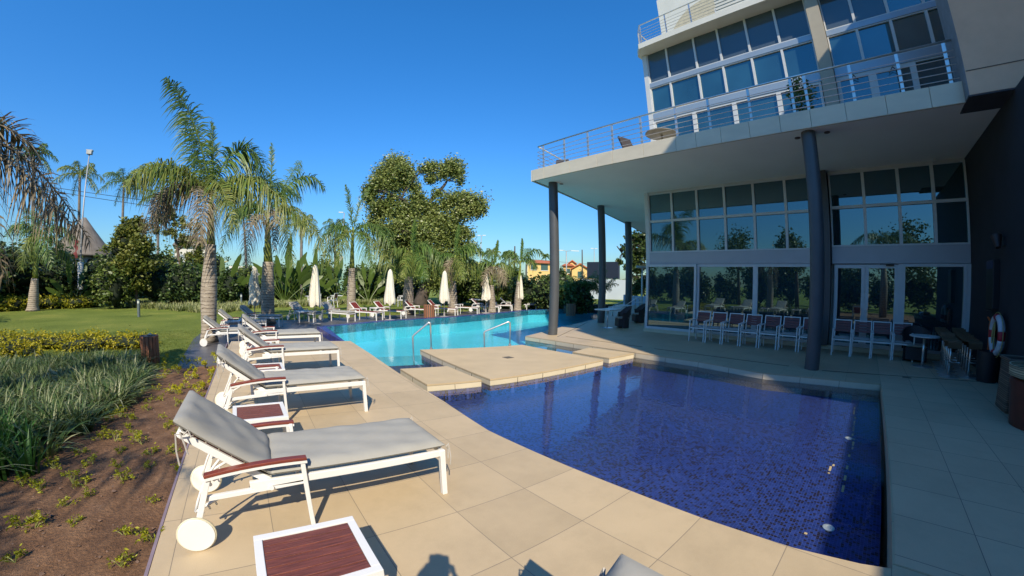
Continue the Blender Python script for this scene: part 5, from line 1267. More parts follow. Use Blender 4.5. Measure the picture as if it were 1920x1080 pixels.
def tree(base, limbs, blobs, mat, label, n, size, seed, dist, bark='bark', group=None, r0=.3, jitter=1.2, shell=.35, clump=.2, per=30, core=0, bscale=1.0):
    """limbs: list of polylines in px (x,y,ddepth,r) ; blobs: (px,py,rpx,ddepth)"""
    rn = random.Random(seed); B = Vector(base); t = empty('tree', B); tag(t, label, 'tree', group)
    for li, lm in enumerate(limbs):
        P = [Vector(AT(x, y, dist + dd)) - B for x, y, dd, r in lm]; R_ = [r for *_, r in lm]
        if li == 0: P[0] = Vector((P[0].x, P[0].y, -.05))
        # smooth
        Q, RQ = [], []
        for i in range(len(P) - 1):
            for k in range(4):
                u = k / 4; a = P[max(i - 1, 0)]; b = P[i]; c = P[i + 1]; d = P[min(i + 2, len(P) - 1)]
                Q.append(.5 * ((2 * b) + (c - a) * u + (2 * a - 5 * b + 4 * c - d) * u * u + (3 * b - a - 3 * c + d) * u ** 3)); RQ.append(R_[i] + (R_[i + 1] - R_[i]) * u)
        Q.append(P[-1]); RQ.append(R_[-1])
        MB().tube(Q, RQ, 10).build('trunk' if li == 0 else 'limb', M[bark], t, smooth=True)
    bl = []
    for px, py, r, dd in blobs:
        c = Vector(AT(px, py, dist + dd)) - B; rm = r / 751 * dist * bscale; bl.append((c.x, c.y, c.z, rm * rn.uniform(1, 1.25), rm * rn.uniform(1, 1.3), rm * .85))
    V, F = cloud(bl, n, size, NRC, clump, per, shell)
    np_mesh('crown', V, F, M[mat], t)
    # twigs reaching into the clumps
    m = MB()
    ends = [Vector(AT(x, y, dist + dd)) - B for lm in limbs for x, y, dd, r in lm[1:]]
    for q in bl:
        c = Vector(q[:3]); e = min(ends, key=lambda v: (v - c).length)
        for k in range(4):
            o = c + Vector((rn.uniform(-1, 1) * q[3], rn.uniform(-1, 1) * q[4], rn.uniform(-.6, .8) * q[5])) * .7
            mid = e.lerp(o, .5) + Vector((rn.uniform(-.3, .3), rn.uniform(-.3, .3), rn.uniform(0, .3))) * q[3] * .5
            MB().tube([e, mid, o], [size * .3, size * .2, size * .08], 5).build('twig', M[bark], t)
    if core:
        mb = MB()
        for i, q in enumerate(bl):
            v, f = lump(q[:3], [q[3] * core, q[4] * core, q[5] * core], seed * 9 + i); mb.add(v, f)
        mb.build('crown_filler', M['core'], t, smooth=True)  # dark lumps added in the crown in place of its shaded depth
    return t
bt = AT(798, 560, 33)
tree((bt[0], bt[1], GZ), [[(790, 566, 0, .62), (799, 545, 0, .52), (812, 520, 0, .50), (815, 490, 0, .38), (803, 455, 0, .30), (800, 430, 0, .25)],
    [(800, 430, 0, .22), (785, 405, -.3, .17), (768, 385, -.5, .13), (752, 372, -.6, .11), (735, 364, -.6, .08), (720, 358, -.5, .05)], [(752, 372, -.6, .10), (760, 355, -.6, .08), (770, 345, -.5, .08), (776, 333, -.5, .05)],
    [(800, 430, 0, .22), (803, 395, .2, .19), (812, 372, .2, .17), (828, 355, .1, .15), (838, 340, 0, .09), (832, 334, 0, .05)], [(815, 490, 0, .32), (835, 450, .5, .24), (855, 420, .5, .16), (872, 405, .4, .1)], [(803, 455, 0, .25), (775, 440, -1, .18), (745, 430, -1.4, .12)], [(812, 520, 0, .3), (840, 500, -1, .2), (865, 490, -1.5, .12)]],
    [(738, 308, 17, 0), (750, 318, 18, -.5), (765, 328, 14, 0), (720, 328, 17, .5), (705, 345, 15, 0), (735, 345, 20, 0), (758, 343, 16, 0), (690, 355, 10, 0), (780, 352, 9, 0), (692, 368, 13, .5), (715, 395, 17, .8), (740, 400, 15, -.5), (700, 415, 14, .6),
     (798, 316, 12, 0), (812, 312, 11, 0), (830, 325, 13, 0), (850, 310, 14, 0), (858, 325, 11, 0), (862, 342, 8, 0), (808, 336, 9, 0), (842, 318, 12, .5), (850, 378, 16, 0), (872, 375, 14, 0), (890, 382, 16, 0), (880, 398, 17, 0), (862, 405, 15, 0), (900, 400, 10, 0), (905, 390, 8, 0), (838, 385, 12, .4),
     (765, 390, 15, 0), (772, 415, 17, -.5), (745, 430, 17, -1), (755, 455, 17, .5), (800, 400, 13, .5), (815, 415, 18, 0), (840, 420, 17, 0), (795, 440, 18, -1), (830, 450, 20, 0), (855, 455, 15, 0), (780, 470, 20, 1), (815, 480, 20, -.8), (850, 490, 18, 0), (870, 510, 16, -.5), (835, 515, 18, -.5), (760, 485, 14, 1), (720, 455, 12, 1), (730, 475, 14, 1), (795, 500, 18, -1), (820, 530, 16, 0), (765, 515, 16, 1), (880, 470, 14, 0), (875, 440, 12, 0), (775, 440, 16, 0), (745, 465, 15, 0), (715, 430, 13, 0), (850, 430, 15, 0), (780, 368, 12, 0), (815, 395, 15, .3), (790, 388, 15, -.3), (735, 378, 15, 0), (762, 405, 16, 0), (705, 385, 13, 0), (820, 365, 9, 0)],
    'lftree', 'large spreading leafy tree with dark leaning trunk rising above the palms', 92000, .105, 9, 33, 'barkdark', None, clump=.42, per=20, shell=.1, core=.3, bscale=1.12)
gy = AT(240, 560, 31)
tree((gy[0], gy[1], GZ), [[(262, 560, 0, .12), (256, 530, 0, .10), (245, 505, 0, .08), (240, 470, 0, .06)], [(256, 530, 0, .07), (275, 500, 0, .05), (280, 470, 0, .04)]],
    [(235, 430, 16, 0), (260, 425, 16, 0), (245, 455, 22, 0), (270, 460, 20, -.5), (225, 470, 18, 0), (250, 490, 24, -.5), (280, 490, 18, -.5), (230, 510, 20, 0), (265, 520, 20, -.5)], 'lfyel', 'yellow green bushy tree with slim grey stem left of the big palm', 9000, .12, 21, 31, group=None, core=.55)
ty_ = AT(350, 560, 36)
tree((ty_[0], ty_[1], GZ), [[(345, 560, 0, .18), (342, 510, 0, .15), (335, 470, 0, .12), (330, 440, 0, .09)], [(335, 470, 0, .1), (365, 445, 0, .08), (385, 430, 0, .05)], [(330, 440, 0, .08), (312, 425, 0, .05), (300, 415, 0, .03)]],
    [(305, 410, 12, 0), (325, 400, 12, 0), (340, 420, 14, 0), (365, 425, 14, 0), (350, 450, 16, 0), (375, 460, 16, 0), (320, 440, 12, 0), (370, 485, 18, 0), (295, 430, 8, 0)], 'lfyel', 'thin crowned olive tree with sky showing through behind the big palm', 4200, .12, 22, 36, core=0)
st_ = AT(1190, 556, 34)
tree((st_[0], st_[1], 0), [[(1180, 560, 0, .25), (1178, 520, 0, .22), (1182, 480, 0, .16), (1190, 460, 0, .12)], [(1182, 500, 0, .12), (1165, 475, 0, .07), (1155, 462, 0, .04)]],
    [(1185, 450, 14, 0), (1200, 445, 14, 0), (1205, 470, 18, 0), (1185, 475, 16, 0), (1165, 468, 9, 0), (1200, 500, 20, 0), (1182, 505, 14, 0), (1205, 530, 16, 0), (1195, 545, 14, 0), (1160, 490, 7, 0), (1212, 455, 12, 0), (1225, 480, 14, 0), (1225, 520, 14, 0)], 'lfdark', 'dark street tree behind the third column at the corner of the building', 6500, .13, 23, 34, 'barkdark', core=.5)
shrub(1140, 62, 60, 524, 'lfyel', 'sunlit yellow green shrub behind the white wall', 1200, .25, 401); shrub(1165, 60, 30, 520, 'lfyel', 'sunlit yellow green shrub right behind the white wall', 900, .25, 402)
shrub(1048, 75, 40, 502, 'lfdark', 'dark tree crown in front of the yellow house', 900, .2, 403)
# ---- hedges, borders
def strip_cloud(a, b, width, h, n, size, mat, name, label, cat, zb=GZ, per=20, asp=.5):
    A = Vector((a[0], a[1], 0)); B = Vector((b[0], b[1], 0)); L = (B - A).length; d = (B - A).normalized(); nn_ = Vector((-d.y, d.x, 0)); bl = []
    k = 0
    while k < L:
        q = A + d * k + nn_ * RR.uniform(-.25, .25) * width - A; bl.append((q.x, q.y, h * .5 * RR.uniform(.8, 1.1), width * .5, width * .5, h * .5 * RR.uniform(.85, 1.2))); k += width * .4
    V, F = cloud(bl, n, size, NRC, .16, per, .5, asp); V[:, 2] = np.maximum(V[:, 2], .01)
    t = empty(name, (a[0], a[1], zb)); tag(t, label, cat)
    np_mesh('foliage', V, F, M[mat], t)
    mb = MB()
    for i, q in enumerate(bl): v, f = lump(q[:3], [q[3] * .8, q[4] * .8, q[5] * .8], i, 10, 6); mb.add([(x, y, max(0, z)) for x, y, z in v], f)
    mb.build('dark_filler', M['core'], t, smooth=True); return t  # dark filler lumps added inside the hedge leaves
strip_cloud(G(244, 652, GZ), G(-60, 648, GZ), 1.5, .34, 15000, .036, 'gold', 'golden_hedge', 'low golden yellow hedge behind the variegated grass clumps', 'hedge')
strip_cloud(G(-30, 672, GZ + .05), G(60, 668, GZ + .05), .8, .42, 5000, .035, 'gold', 'golden_hedge', 'short end of golden hedge at the left edge in front of the long one', 'hedge')
strip_cloud(G(-40, 584, GZ), G(165, 576, GZ), 1.8, .75, 11000, .07, 'goldgreen', 'yellow_hedge', 'yellow green clipped hedge beyond the lone slim palm at the left', 'hedge')
def blades(pts, zfn, per, h, w, mat, name, label, seed, spread=.12, seg=3, flop=.8, kind='stuff'):
    rng = np.random.RandomState(seed); V = []; F = []
    P = np.repeat(np.array(pts, float), per, 0); n = len(P)
    az = rng.rand(n) * 2 * PI; d = np.stack([np.cos(az), np.sin(az)], 1); off = rng.rand(n) * spread
    L_ = h * (.55 + .7 * rng.rand(n)); fl = flop * (.3 + rng.rand(n)); ww = w * (.7 + .6 * rng.rand(n))
    base = np.stack([P[:, 0] + d[:, 0] * off, P[:, 1] + d[:, 1] * off, P[:, 2]], 1)
    side = np.stack([-d[:, 1], d[:, 0], rng.normal(size=n) * .3], 1)
    rows = []
    for j in range(seg + 1):
        u = j / seg; hz = L_ * (u - .45 * fl * u * u); hx = L_ * fl * .75 * u ** 1.6
        c = base + np.stack([d[:, 0] * hx, d[:, 1] * hx, hz], 1); wj = (ww * (1 - u ** 2.2) * .5 + .0008)[:, None]
        rows += [c - side * wj, c + side * wj]
    V = np.stack(rows, 1).reshape(-1, 3); k = 2 * (seg + 1); o = np.arange(n)[:, None] * k
    F = np.concatenate([o + np.array([[2 * j, 2 * j + 1, 2 * j + 3, 2 * j + 2]]) for j in range(seg)], 0)
    ob = np_mesh(name, V, F, M[mat]); tag(ob, label, 'ground cover', kind=kind); return ob
M['flax'] = leafmat('variegated_blade', [(.030, .070, .018), (.060, .110, .028), (.15, .19, .07), (.52, .50, .32)], .42, .25, 1.0)
M['spider'] = leafmat('pale_blade', [(.10, .15, .03), (.22, .26, .07), (.42, .42, .20), (.55, .52, .30)], .5, .3, .8)
M['greenblade'] = leafmat('green_blade', [(.02, .07, .012), (.04, .12, .02), (.07, .17, .03)], .45, .25, 1.0)
def inpoly(x, y, p):
    c = False; j = len(p) - 1
    for i in range(len(p)):
        if (p[i][1] > y) != (p[j][1] > y) and x < (p[j][0] - p[i][0]) * (y - p[i][1]) / (p[j][1] - p[i][1]) + p[i][0]: c = not c
        j = i
    return c
fp = [G(x, y, -.12)[:2] for x, y in ((288, 690), (272, 706), (225, 752), (175, 800), (110, 850), (60, 885), (-80, 925))] + [(-7.5, 3.6), (-9, 9.8)] + [G(0, 668, GZ)[:2], G(150, 664, GZ)[:2], G(270, 665, GZ)[:2]]
pts = []
while len(pts) < 520:
    x = RR.uniform(-9, -1.8); y = RR.uniform(2.5, 10.5)
    if inpoly(x, y, fp): pts.append((x, y, soil_z(x, min(y, 9.5)) - .01))
blades(pts, None, 62, .52, .019, 'flax', 'variegated_grass', 'variegated cream and green grass clumps filling the bed at the left', 3, .15, 4, 1.25)
fp2 = [G(x, y, -.1)[:2] for x, y in ((-60, 830), (20, 800), (60, 860), (70, 905), (-40, 915))]
pts = []
while len(pts) < 26:
    x = RR.uniform(-6, -1.8); y = RR.uniform(2.0, 6)
    if inpoly(x, y, fp2): pts.append((x, y, soil_z(x, y) - .01))
blades(pts, None, 26, .42, .03, 'greenblade', 'green_leaf_clumps', 'plain green strappy leaves in front of the variegated grass at the left edge', 4, .1, 4, .6)
def border(a, b, wd, n, seed, h=.42, w=.05, label=''):
    pts = []
    for _ in range(n):
        t_ = RR.random(); k = RR.uniform(0, wd); pts.append((a[0] + (b[0] - a[0]) * t_ + k * .4, a[1] + (b[1] - a[1]) * t_ + k, GZ))
    return blades(pts, None, 16, h, w, 'spider', 'pale_border_plants', label, seed, .15, 3, .8)
border(G(222, 575, GZ), G(420, 590, GZ), 3.0, 330, 5, .5, .05, 'pale striped border plants along the hedge left of the big palm')
border(G(395, 582, GZ), G(640, 572, GZ), 3.2, 430, 6, .5, .06, 'pale striped border plants between the first and third palms')
border(G(640, 572, GZ), G(790, 570, GZ), 3.0, 180, 7, .45, .06, 'pale striped border plants under the big tree')
# lawn blades close to the bed and the timber deck
pts = []
for _ in range(2600):
    x = RR.uniform(-9, -1.7); y = RR.uniform(9.9, 17)
    if x < -2.0 - (y - 9.6) * .02: pts.append((x, y, GZ - .01))
M['lawnblade'] = leafmat('lawn_blade', [(.07, .12, .02), (.12, .17, .03), (.20, .22, .05)], .6, .3, .5)
blades(pts, None, 14, .035, .008, 'lawnblade', 'lawn_grass_tufts', 'short lawn grass beside the timber deck', 8, .3, 2, .5)
# ---- traveller / banana-like plants
M['paddle'] = leafmat('paddle_leaf', [(.03, .065, .012), (.06, .11, .018), (.10, .15, .028), (.17, .20, .04)], .4, .3, .8)
def paddle_plant(px, dist, toppy, nl, label, seed, spread=.7, basepy=None):
    rn = random.Random(seed); b_ = AT(px, 545, dist); base = Vector((b_[0], b_[1], GZ)); hgt = AT(px, toppy, dist)[2] - GZ
    t = empty('traveller_plant', base); tag(t, label, 'plant', 'big paddle-leaved plants along the hedge')
    right = Vector((b_[1], -b_[0], 0)).normalized(); fwd = Vector((b_[0], b_[1], 0)).normalized()
    for i in range(nl):
        f = (i / (nl - 1) - .5) * 2; a = f * spread + rn.uniform(-.08, .08)
        d = (right * math.sin(a) + UP * math.cos(a) + fwd * rn.uniform(-.35, .35)).normalized(); L = hgt * rn.uniform(.75, 1.05) * (1 - .25 * abs(f))
        side = (right * math.cos(a) - UP * math.sin(a)).normalized(); out = right * math.sin(a)
        P = [d * L * u + out * L * .25 * u * u - UP * L * .12 * abs(math.sin(a)) * u * u * 2 for u in np.linspace(0, 1, 13)]
        V = []; F = []; sd2 = (side + fwd * rn.uniform(-.6, .6)).normalized()
        for j, p in enumerate(P):
            u = j / 12; u2 = max(0, (u - .5) / .5); wd = (.03 if u < .5 else .03 + hgt * .045 * math.sin(PI * min(1, u2 ** .8)) ** .6 * (1 + .12 * math.sin(j * 2.7 + i)))
            V += [p - sd2 * wd - d * .0 + fwd * .0, p + UP * -.06 * (u2 > 0), p + sd2 * wd]
        for j in range(12): F += [(3 * j, 3 * j + 1, 3 * j + 4, 3 * j + 3), (3 * j + 1, 3 * j + 2, 3 * j + 5, 3 * j + 4)]
        np_mesh('leaf', V, F, M['paddle'], t)
    return t
for i, (px, d, ty, nl, lb) in enumerate(((530, 33, 440, 11, 'tall paddle-leaved plant right of the second palm'), (560, 34, 470, 8, 'paddle-leaved plant behind the second parasol, left side'), (418, 34, 455, 7, 'paddle-leaved plant right of the big palm trunk'), (585, 35, 462, 9, 'paddle-leaved plant just right of the second parasol'), (628, 35, 470, 9, 'paddle-leaved plant left of the third palm'), (690, 35, 478, 9, 'paddle-leaved plant right of the third palm'), (140, 33, 484, 6, 'paddle-leaved plant below the hanging red cloth'))):
    paddle_plant(px, d, ty, nl, lb, 500 + i)
# ---- seedlings on the soil
sz = [(150, 755, 1.3), (215, 665, 1.2), (285, 720, 1.2), (332, 727, .9), (330, 775, .9), (265, 810, .8), (285, 880, .7), (80, 885, 1.1), (130, 900, 1.1), (50, 1030, .9), (310, 605, 1.1), (365, 645, 1.), (465, 650, .9), (483, 705, 1.1), (400, 545, 1.1), (430, 535, .9), (455, 550, 1.2), (470, 598, .9), (535, 545, 1.), (562, 562, 1.2), (600, 605, 1.), (595, 655, .8), (697, 672, 1.), (690, 600, .9),
      (597, 790, .7), (490, 925, .9), (600, 935, 1.2), (470, 1040, 1.1), (380, 477, 1.1), (447, 468, 1.2), (470, 430, 1.2), (510, 405, 1.2), (515, 468, 1.), (500, 503, .9), (550, 370, 1.1), (545, 318, 1.1), (590, 397, 1.1), (632, 387, 1.1), (585, 432, .8), (636, 452, .8), (672, 365, 1.1), (692, 368, 1.), (722, 345, 1.), (690, 412, 1.), (718, 425, 1.2), (678, 482, .9), (598, 292, .9), (660, 292, .9), (700, 285, 1.2), (742, 312, 1.2), (770, 357, 1.), (795, 345, 1.2),
      (640, 268, 1.1), (648, 240, 1.2), (732, 250, 1.1), (772, 247, 1.1), (802, 268, 1.2), (850, 285, 1.3), (862, 258, 1.3), (838, 238, 1.1), (848, 330, 1.2), (80, 725, 1.1), (248, 592, .8), (630, 305, .8), (750, 275, 1.1), (620, 345, .9), (475, 385, 1.), (520, 340, 1.), (420, 440, .9), (700, 520, .9), (760, 300, 1.), (480, 455, 1.1), (830, 300, 1.2), (790, 375, .8), (668, 500, .8)]
protos = []
sg_ = 'small golden seedlings planted in the soil bed'
def seedling(k):
    rn = np.random.RandomState(600 + k); t = empty('seedling', (0, 0, -5)); tag(t, 'small yellow green seedling planted in the bare soil bed', 'seedling', sg_)
    m = MB(); bl = []
    for i in range(6):
        a = rn.rand() * 2 * PI; e = .3 + rn.rand() * .9; r = .07 + rn.rand() * .05; tip = Vector((math.cos(a) * math.cos(e) * r, math.sin(a) * math.cos(e) * r, math.sin(e) * r + .01))
        m.tube([(0, 0, -.01), tip * .5 + Vector((0, 0, .012)), tip], [.004, .003, .002], 4); bl.append((tip.x, tip.y, tip.z, .034, .034, .026))
    V, F = cloud(bl, 130, .0145, rn, .42, 7, .2, .42, .7); V[:, 2] = np.maximum(V[:, 2], .004)
    m.build('stem', M['rachis'], t); np_mesh('leaves', V, F, M['goldseed' if k % 2 else 'greenseed'], t); return t
M['goldseed'] = leafmat('seedling_gold', [(.26, .26, .012), (.42, .40, .015), (.56, .50, .02)], .5, .35, 3.)
M['greenseed'] = leafmat('seedling_green', [(.16, .20, .012), (.30, .32, .018), (.46, .43, .03)], .5, .35, 3.)
protos = [seedling(k) for k in range(6)]; used = set()
for i, (zx, zy, s) in enumerate(sz):
    px, py = zx / 2.077, 560 + zy / 2.077; q = G(px, py, -.08); q = G(px, py, soil_z(q[0], q[1])); yellow = py < 740
    k = (2 * RR.randint(0, 2) + (1 if yellow else 0)); s2 = s * RR.uniform(.85, 1.15) * (1.25 if yellow else .85)
    loc = (q[0], q[1], soil_z(q[0], q[1]) - .004)
    if k not in used: o = protos[k]; used.add(k); o.location = loc; o.rotation_euler = (0, 0, RR.uniform(0, 6)); o.scale = (s2,) * 3
    else: dup(protos[k], loc, RR.uniform(0, 6), None, None, s2)
for k in range(6):
    if k not in used:
        for c in list(protos[k].children): bpy.data.objects.remove(c)
        bpy.data.objects.remove(protos[k])
# the shrub in the balcony pot
V, F = cloud([(0, 0, 1.05, .42, .42, .5), (.1, 0, 1.4, .3, .3, .35)], 900, .05, NRC, .2); np_mesh('foliage', V, F, M['lfmid'], pt)
# cycad-like plants in the low planter
q = G(1096, 577, 0); t = empty('low_planter', q, rad(-20)); tag(t, 'long low grey planter at the far corner of the pool', 'planter')
MB().b2((-1.6, -.4, -.3), (1.6, .4, .22)).build('box', M['darkwall'], t, bevel=.02); MB().b2((-1.5, -.32, .2), (1.5, .32, .235)).build('soil', M['soil'], t)
for i, (dx, h_) in enumerate(((-.9, 2.0), (.2, 2.4), (1.1, 1.9))):
    p0 = Vector((q[0] + dx * .94, q[1] - dx * .34, .23)); t = empty('feather_palm', p0); tag(t, ('left', 'middle', 'right')[i] + ' dark feather palm in the low planter in the shade', 'palm tree', 'feather palms in the planter')
    MB().tube([(0, 0, 0), (0, 0, h_ * .35)], [.16, .12], 10).build('trunk', M['bark'], t, smooth=True)
    for k in range(12):
        a = k * 2.4; hb = p0 + Vector((0, 0, h_ * .35)); P = bez(hb, hb + Vector((math.cos(a) * .6, math.sin(a) * .6, h_ * .55)), hb + Vector((math.cos(a) * 1.4, math.sin(a) * 1.4, h_ * (.15 + .25 * (k % 3)))), 9); add_frond(t, P, .42, 32, .8, M['palmleaf'], 1500 + i * 20 + k, .035, .02, seg=2)
# pebbles beside the overflow edge
cv, cfc = [], []; q0 = G(583, 625, GZ)
for k in range(260):
    a = RR.uniform(0, 6.28); r_ = RR.uniform(0, 1) ** .6; x = q0[0] + math.cos(a) * r_ * .55 - .12; y = q0[1] + math.sin(a) * r_ * .7; r = RR.uniform(.02, .05); o = len(cv); z = GZ + r * .5
    for dx, dy, dz in ((1, 0, 0), (-1, .2, 0), (0, 1, 0), (.1, -1, 0), (0, 0, .7), (0, 0, -.7)): cv.append((x + dx * r, y + dy * r, z + dz * r))
    cfc += [(o + i, o + j, o + e) for i, j in ((0, 2), (2, 1), (1, 3), (3, 0)) for e in (4, 5)]
tag(np_mesh('pale_pebbles', cv, cfc, pm('pebble', (.5, .42, .28), .8, 0, .2, 9, coord='pos')), 'patch of pale pebbles by the corner of the overflow edge', 'pebbles', kind='stuff')
# ---- the garden goes on to the left of the frame: it shows in the glass of the building
for i in range(22):
    x = -17 - 3 * math.sin(i * 1.7) - (4 if i % 3 == 0 else 0); y = -26 + i * 2.6
    rn = random.Random(800 + i); t = empty('shrub', (x, y, GZ)); tag(t, 'garden shrub left of the photo, visible only mirrored in the building glass', 'shrub', 'shrubs left of the frame')
    hh = rn.uniform(3.6, 6.2); bl = [(rn.uniform(-.8, .8), rn.uniform(-1, 1), hh * rn.uniform(.35, .6), 1.3, 1.5, hh * .42) for _ in range(3)]
    V, F = cloud(bl, 1900, .17, NRC); V[:, 2] = np.maximum(V[:, 2], .02); np_mesh('foliage', V, F, M['lfdark' if i % 2 else 'lfmid'], t)
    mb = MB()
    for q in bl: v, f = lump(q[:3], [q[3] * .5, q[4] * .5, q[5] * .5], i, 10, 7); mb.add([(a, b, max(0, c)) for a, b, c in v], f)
    mb.build('dark_filler', M['core'], t, smooth=True)  # same dark opaque filler, added inside the leaves
for j, (x, y, z, r) in enumerate(((-13, 6, 6.5, 2.4), (-15, -3, 7, 2.6), (-12.5, -12, 6.2, 2.3), (-19, 14, 8, 3.0))):
    t = empty('tree', (x, y, GZ)); tag(t, 'leafy tree left of the photo, visible only mirrored in the building glass', 'tree', 'trees left of the frame')
    MB().tube([(0, 0, 0), (.1, .1, z * .4), (0, .2, z * .7)], [.22, .18, .1], 8).build('trunk', M['bark'], t, smooth=True)
    rn = random.Random(j); bl = [(rn.uniform(-1, 1) * r * .6, rn.uniform(-1, 1) * r * .6, z * rn.uniform(.55, 1), r * .5, r * .5, r * .4) for _ in range(7)]
    V, F = cloud(bl, 3500, .15, NRC, .3); np_mesh('crown', V, F, M['lfmid'], t)
# ------------------------------------------------------------------ far things
M['lamp'] = pm('lamp_grey', (.30, .31, .31), .5, .2)
M['pole'] = pm('dark_pole', (.06, .05, .045), .9)
def mast(px, pyt, dist, r, label, arm=None, basez=GZ, mat='lamp', cat='street lamp', name='street_lamp', group=None):
    tp = AT(px, pyt, dist); t = empty(name, (tp[0], tp[1], basez)); tag(t, label, cat, group); h = tp[2] - basez
    MB().tube([(0, 0, 0), (0, 0, h * .5), (0, 0, h)], [r * 1.3, r * 1.1, r * .75], 10).build('post', M[mat], t, smooth=True)
    right = Vector((tp[1], -tp[0], 0)).normalized()
    if arm:
        for s, w in arm:
            e = right * (w / 751 * dist) * s
            MB().tube([(0, 0, h - .05), (e.x * .6, e.y * .6, h + .1), (e.x, e.y, h + .08)], .05, 6).build('arm', M[mat], t)
            MB().box((e.x, e.y, h + .08), (.9 * w / 12 + .25, .25, .13), math.atan2(e.y, e.x)).build('lamp_head', M['frame'], t)
    return t
m_ = mast(170, 290, 34, .05, 'tall grey floodlight mast in front of the thatched roof', None, name='floodlight_mast', cat='lamp mast')
h_ = AT(170, 290, 34)[2] - GZ; MB().box((0, 0, h_ + .12), (.35, .3, .25)).box((0, 0, h_ + .28), (.45, .25, .06)).build('floodlight', M['lamp'], m_)
MB().tube([(0, 0, 1.2), (0, 0, 3.1)], .2, 12).build('sleeve', M['frame'], m_)
mast(643, 398, 62, .09, 'street lamp with single curved head behind the third palm', [(-1, 7)])
mast(905, 446, 80, .09, 'twin headed street lamp right of the big tree', [(-1, 5), (1, 5)])
mast(1058, 473, 75, .12, 'street lamp with wide double arms right of the front column', [(-1, 11), (1, 17)])
mast(1111, 468, 85, .09, 'slim twin headed street lamp left of the billboard', [(-1, 4), (1, 4)])
mast(965, 466, 70, .14, 'dark wooden utility pole left of the last palm', mat='pole', name='utility_pole', cat='utility pole')
mast(1088, 470, 80, .14, 'dark wooden utility pole between the house and the billboard', mat='pole', name='utility_pole', cat='utility pole')
mast(985, 480, 75, .12, 'short dark utility pole behind the last palm', mat='pole', name='utility_pole', cat='utility pole')
w_ = mast(1204, 503, 24, .055, 'slim white lamp post with flat top between the third column and the building', [(-1, 4), (1, 6)], basez=0, mat='frame')
def cable(a, b, sag, r, label):
    A, B = Vector(a), Vector(b); P = [A.lerp(B, t) - Vector((0, 0, 1)) * sag * 4 * t * (1 - t) for t in np.linspace(0, 1, 16)]
    o = MB().tube([p - A for p in P], r, 5).build('overhead_cable', M['pole']); o.location = A; tag(o, label, 'cable', 'overhead cables')
cable(AT(60, 345, 60), AT(345, 385, 62), .1, .035, 'upper overhead cable crossing behind the tall mast')
cable(AT(60, 352, 60), AT(345, 395, 62), .1, .035, 'lower overhead cable crossing behind the tall mast')
cable(AT(900, 480, 95), AT(1100, 496, 88), .3, .03, 'thin overhead cable above the yellow house')
# thatched hut
c = AT(158, 475, 46); t = empty('thatched_hut', (c[0], c[1], GZ)); tag(t, 'hut with tall grey thatched roof behind the shrubs at the left', 'hut')
apex = AT(157, 408, 46)[2] - GZ; ev = AT(157, 478, 46)[2] - GZ
M['thatch'] = pm('thatch', (.17, .145, .115), .98, 0, .25, 1.2, .9, 14, 'pos', (2, 2, .6)); M['whitewash'] = pm('whitewash', (.62, .60, .54), .9, 0, .05, 1, coord='pos')
MB().lathe([(3.0, ev - .15), (2.9, ev), (1.9, ev + (apex - ev) * .36), (1.0, ev + (apex - ev) * .68), (.15, apex)], (0, 0, 0), 26).build('roof', M['thatch'], t, smooth=True)
MB().lathe([(2.3, 0), (2.3, ev - .05)], (0, 0, 0), 20).build('wall', M['whitewash'], t, smooth='auto')
c = AT(146, 450, 26); t = empty('red_cloth', c); t.scale = (.7, .7, 1); tag(t, 'red cloth hanging crumpled from a plant below the thatched roof', 'cloth')
vs = [(math.sin(i * 1.9) * .06 + (j - 1.5) * .07 * (1 + .5 * math.sin(i * 2.3)), math.cos(i * 1.3 + j) * .05, -i * .12) for i in range(9) for j in range(4)]
MB().add(vs, [(i * 4 + j, i * 4 + j + 1, i * 4 + j + 5, i * 4 + j + 4) for i in range(8) for j in range(3)]).build('cloth', pm('red_cloth', (.14, .022, .022), .8), t, smooth=True, fix=False)
MB().tube([(0, 0, -1.4), (.04, .06, .15)], .012, 6).build('stick', M['bark'], t)
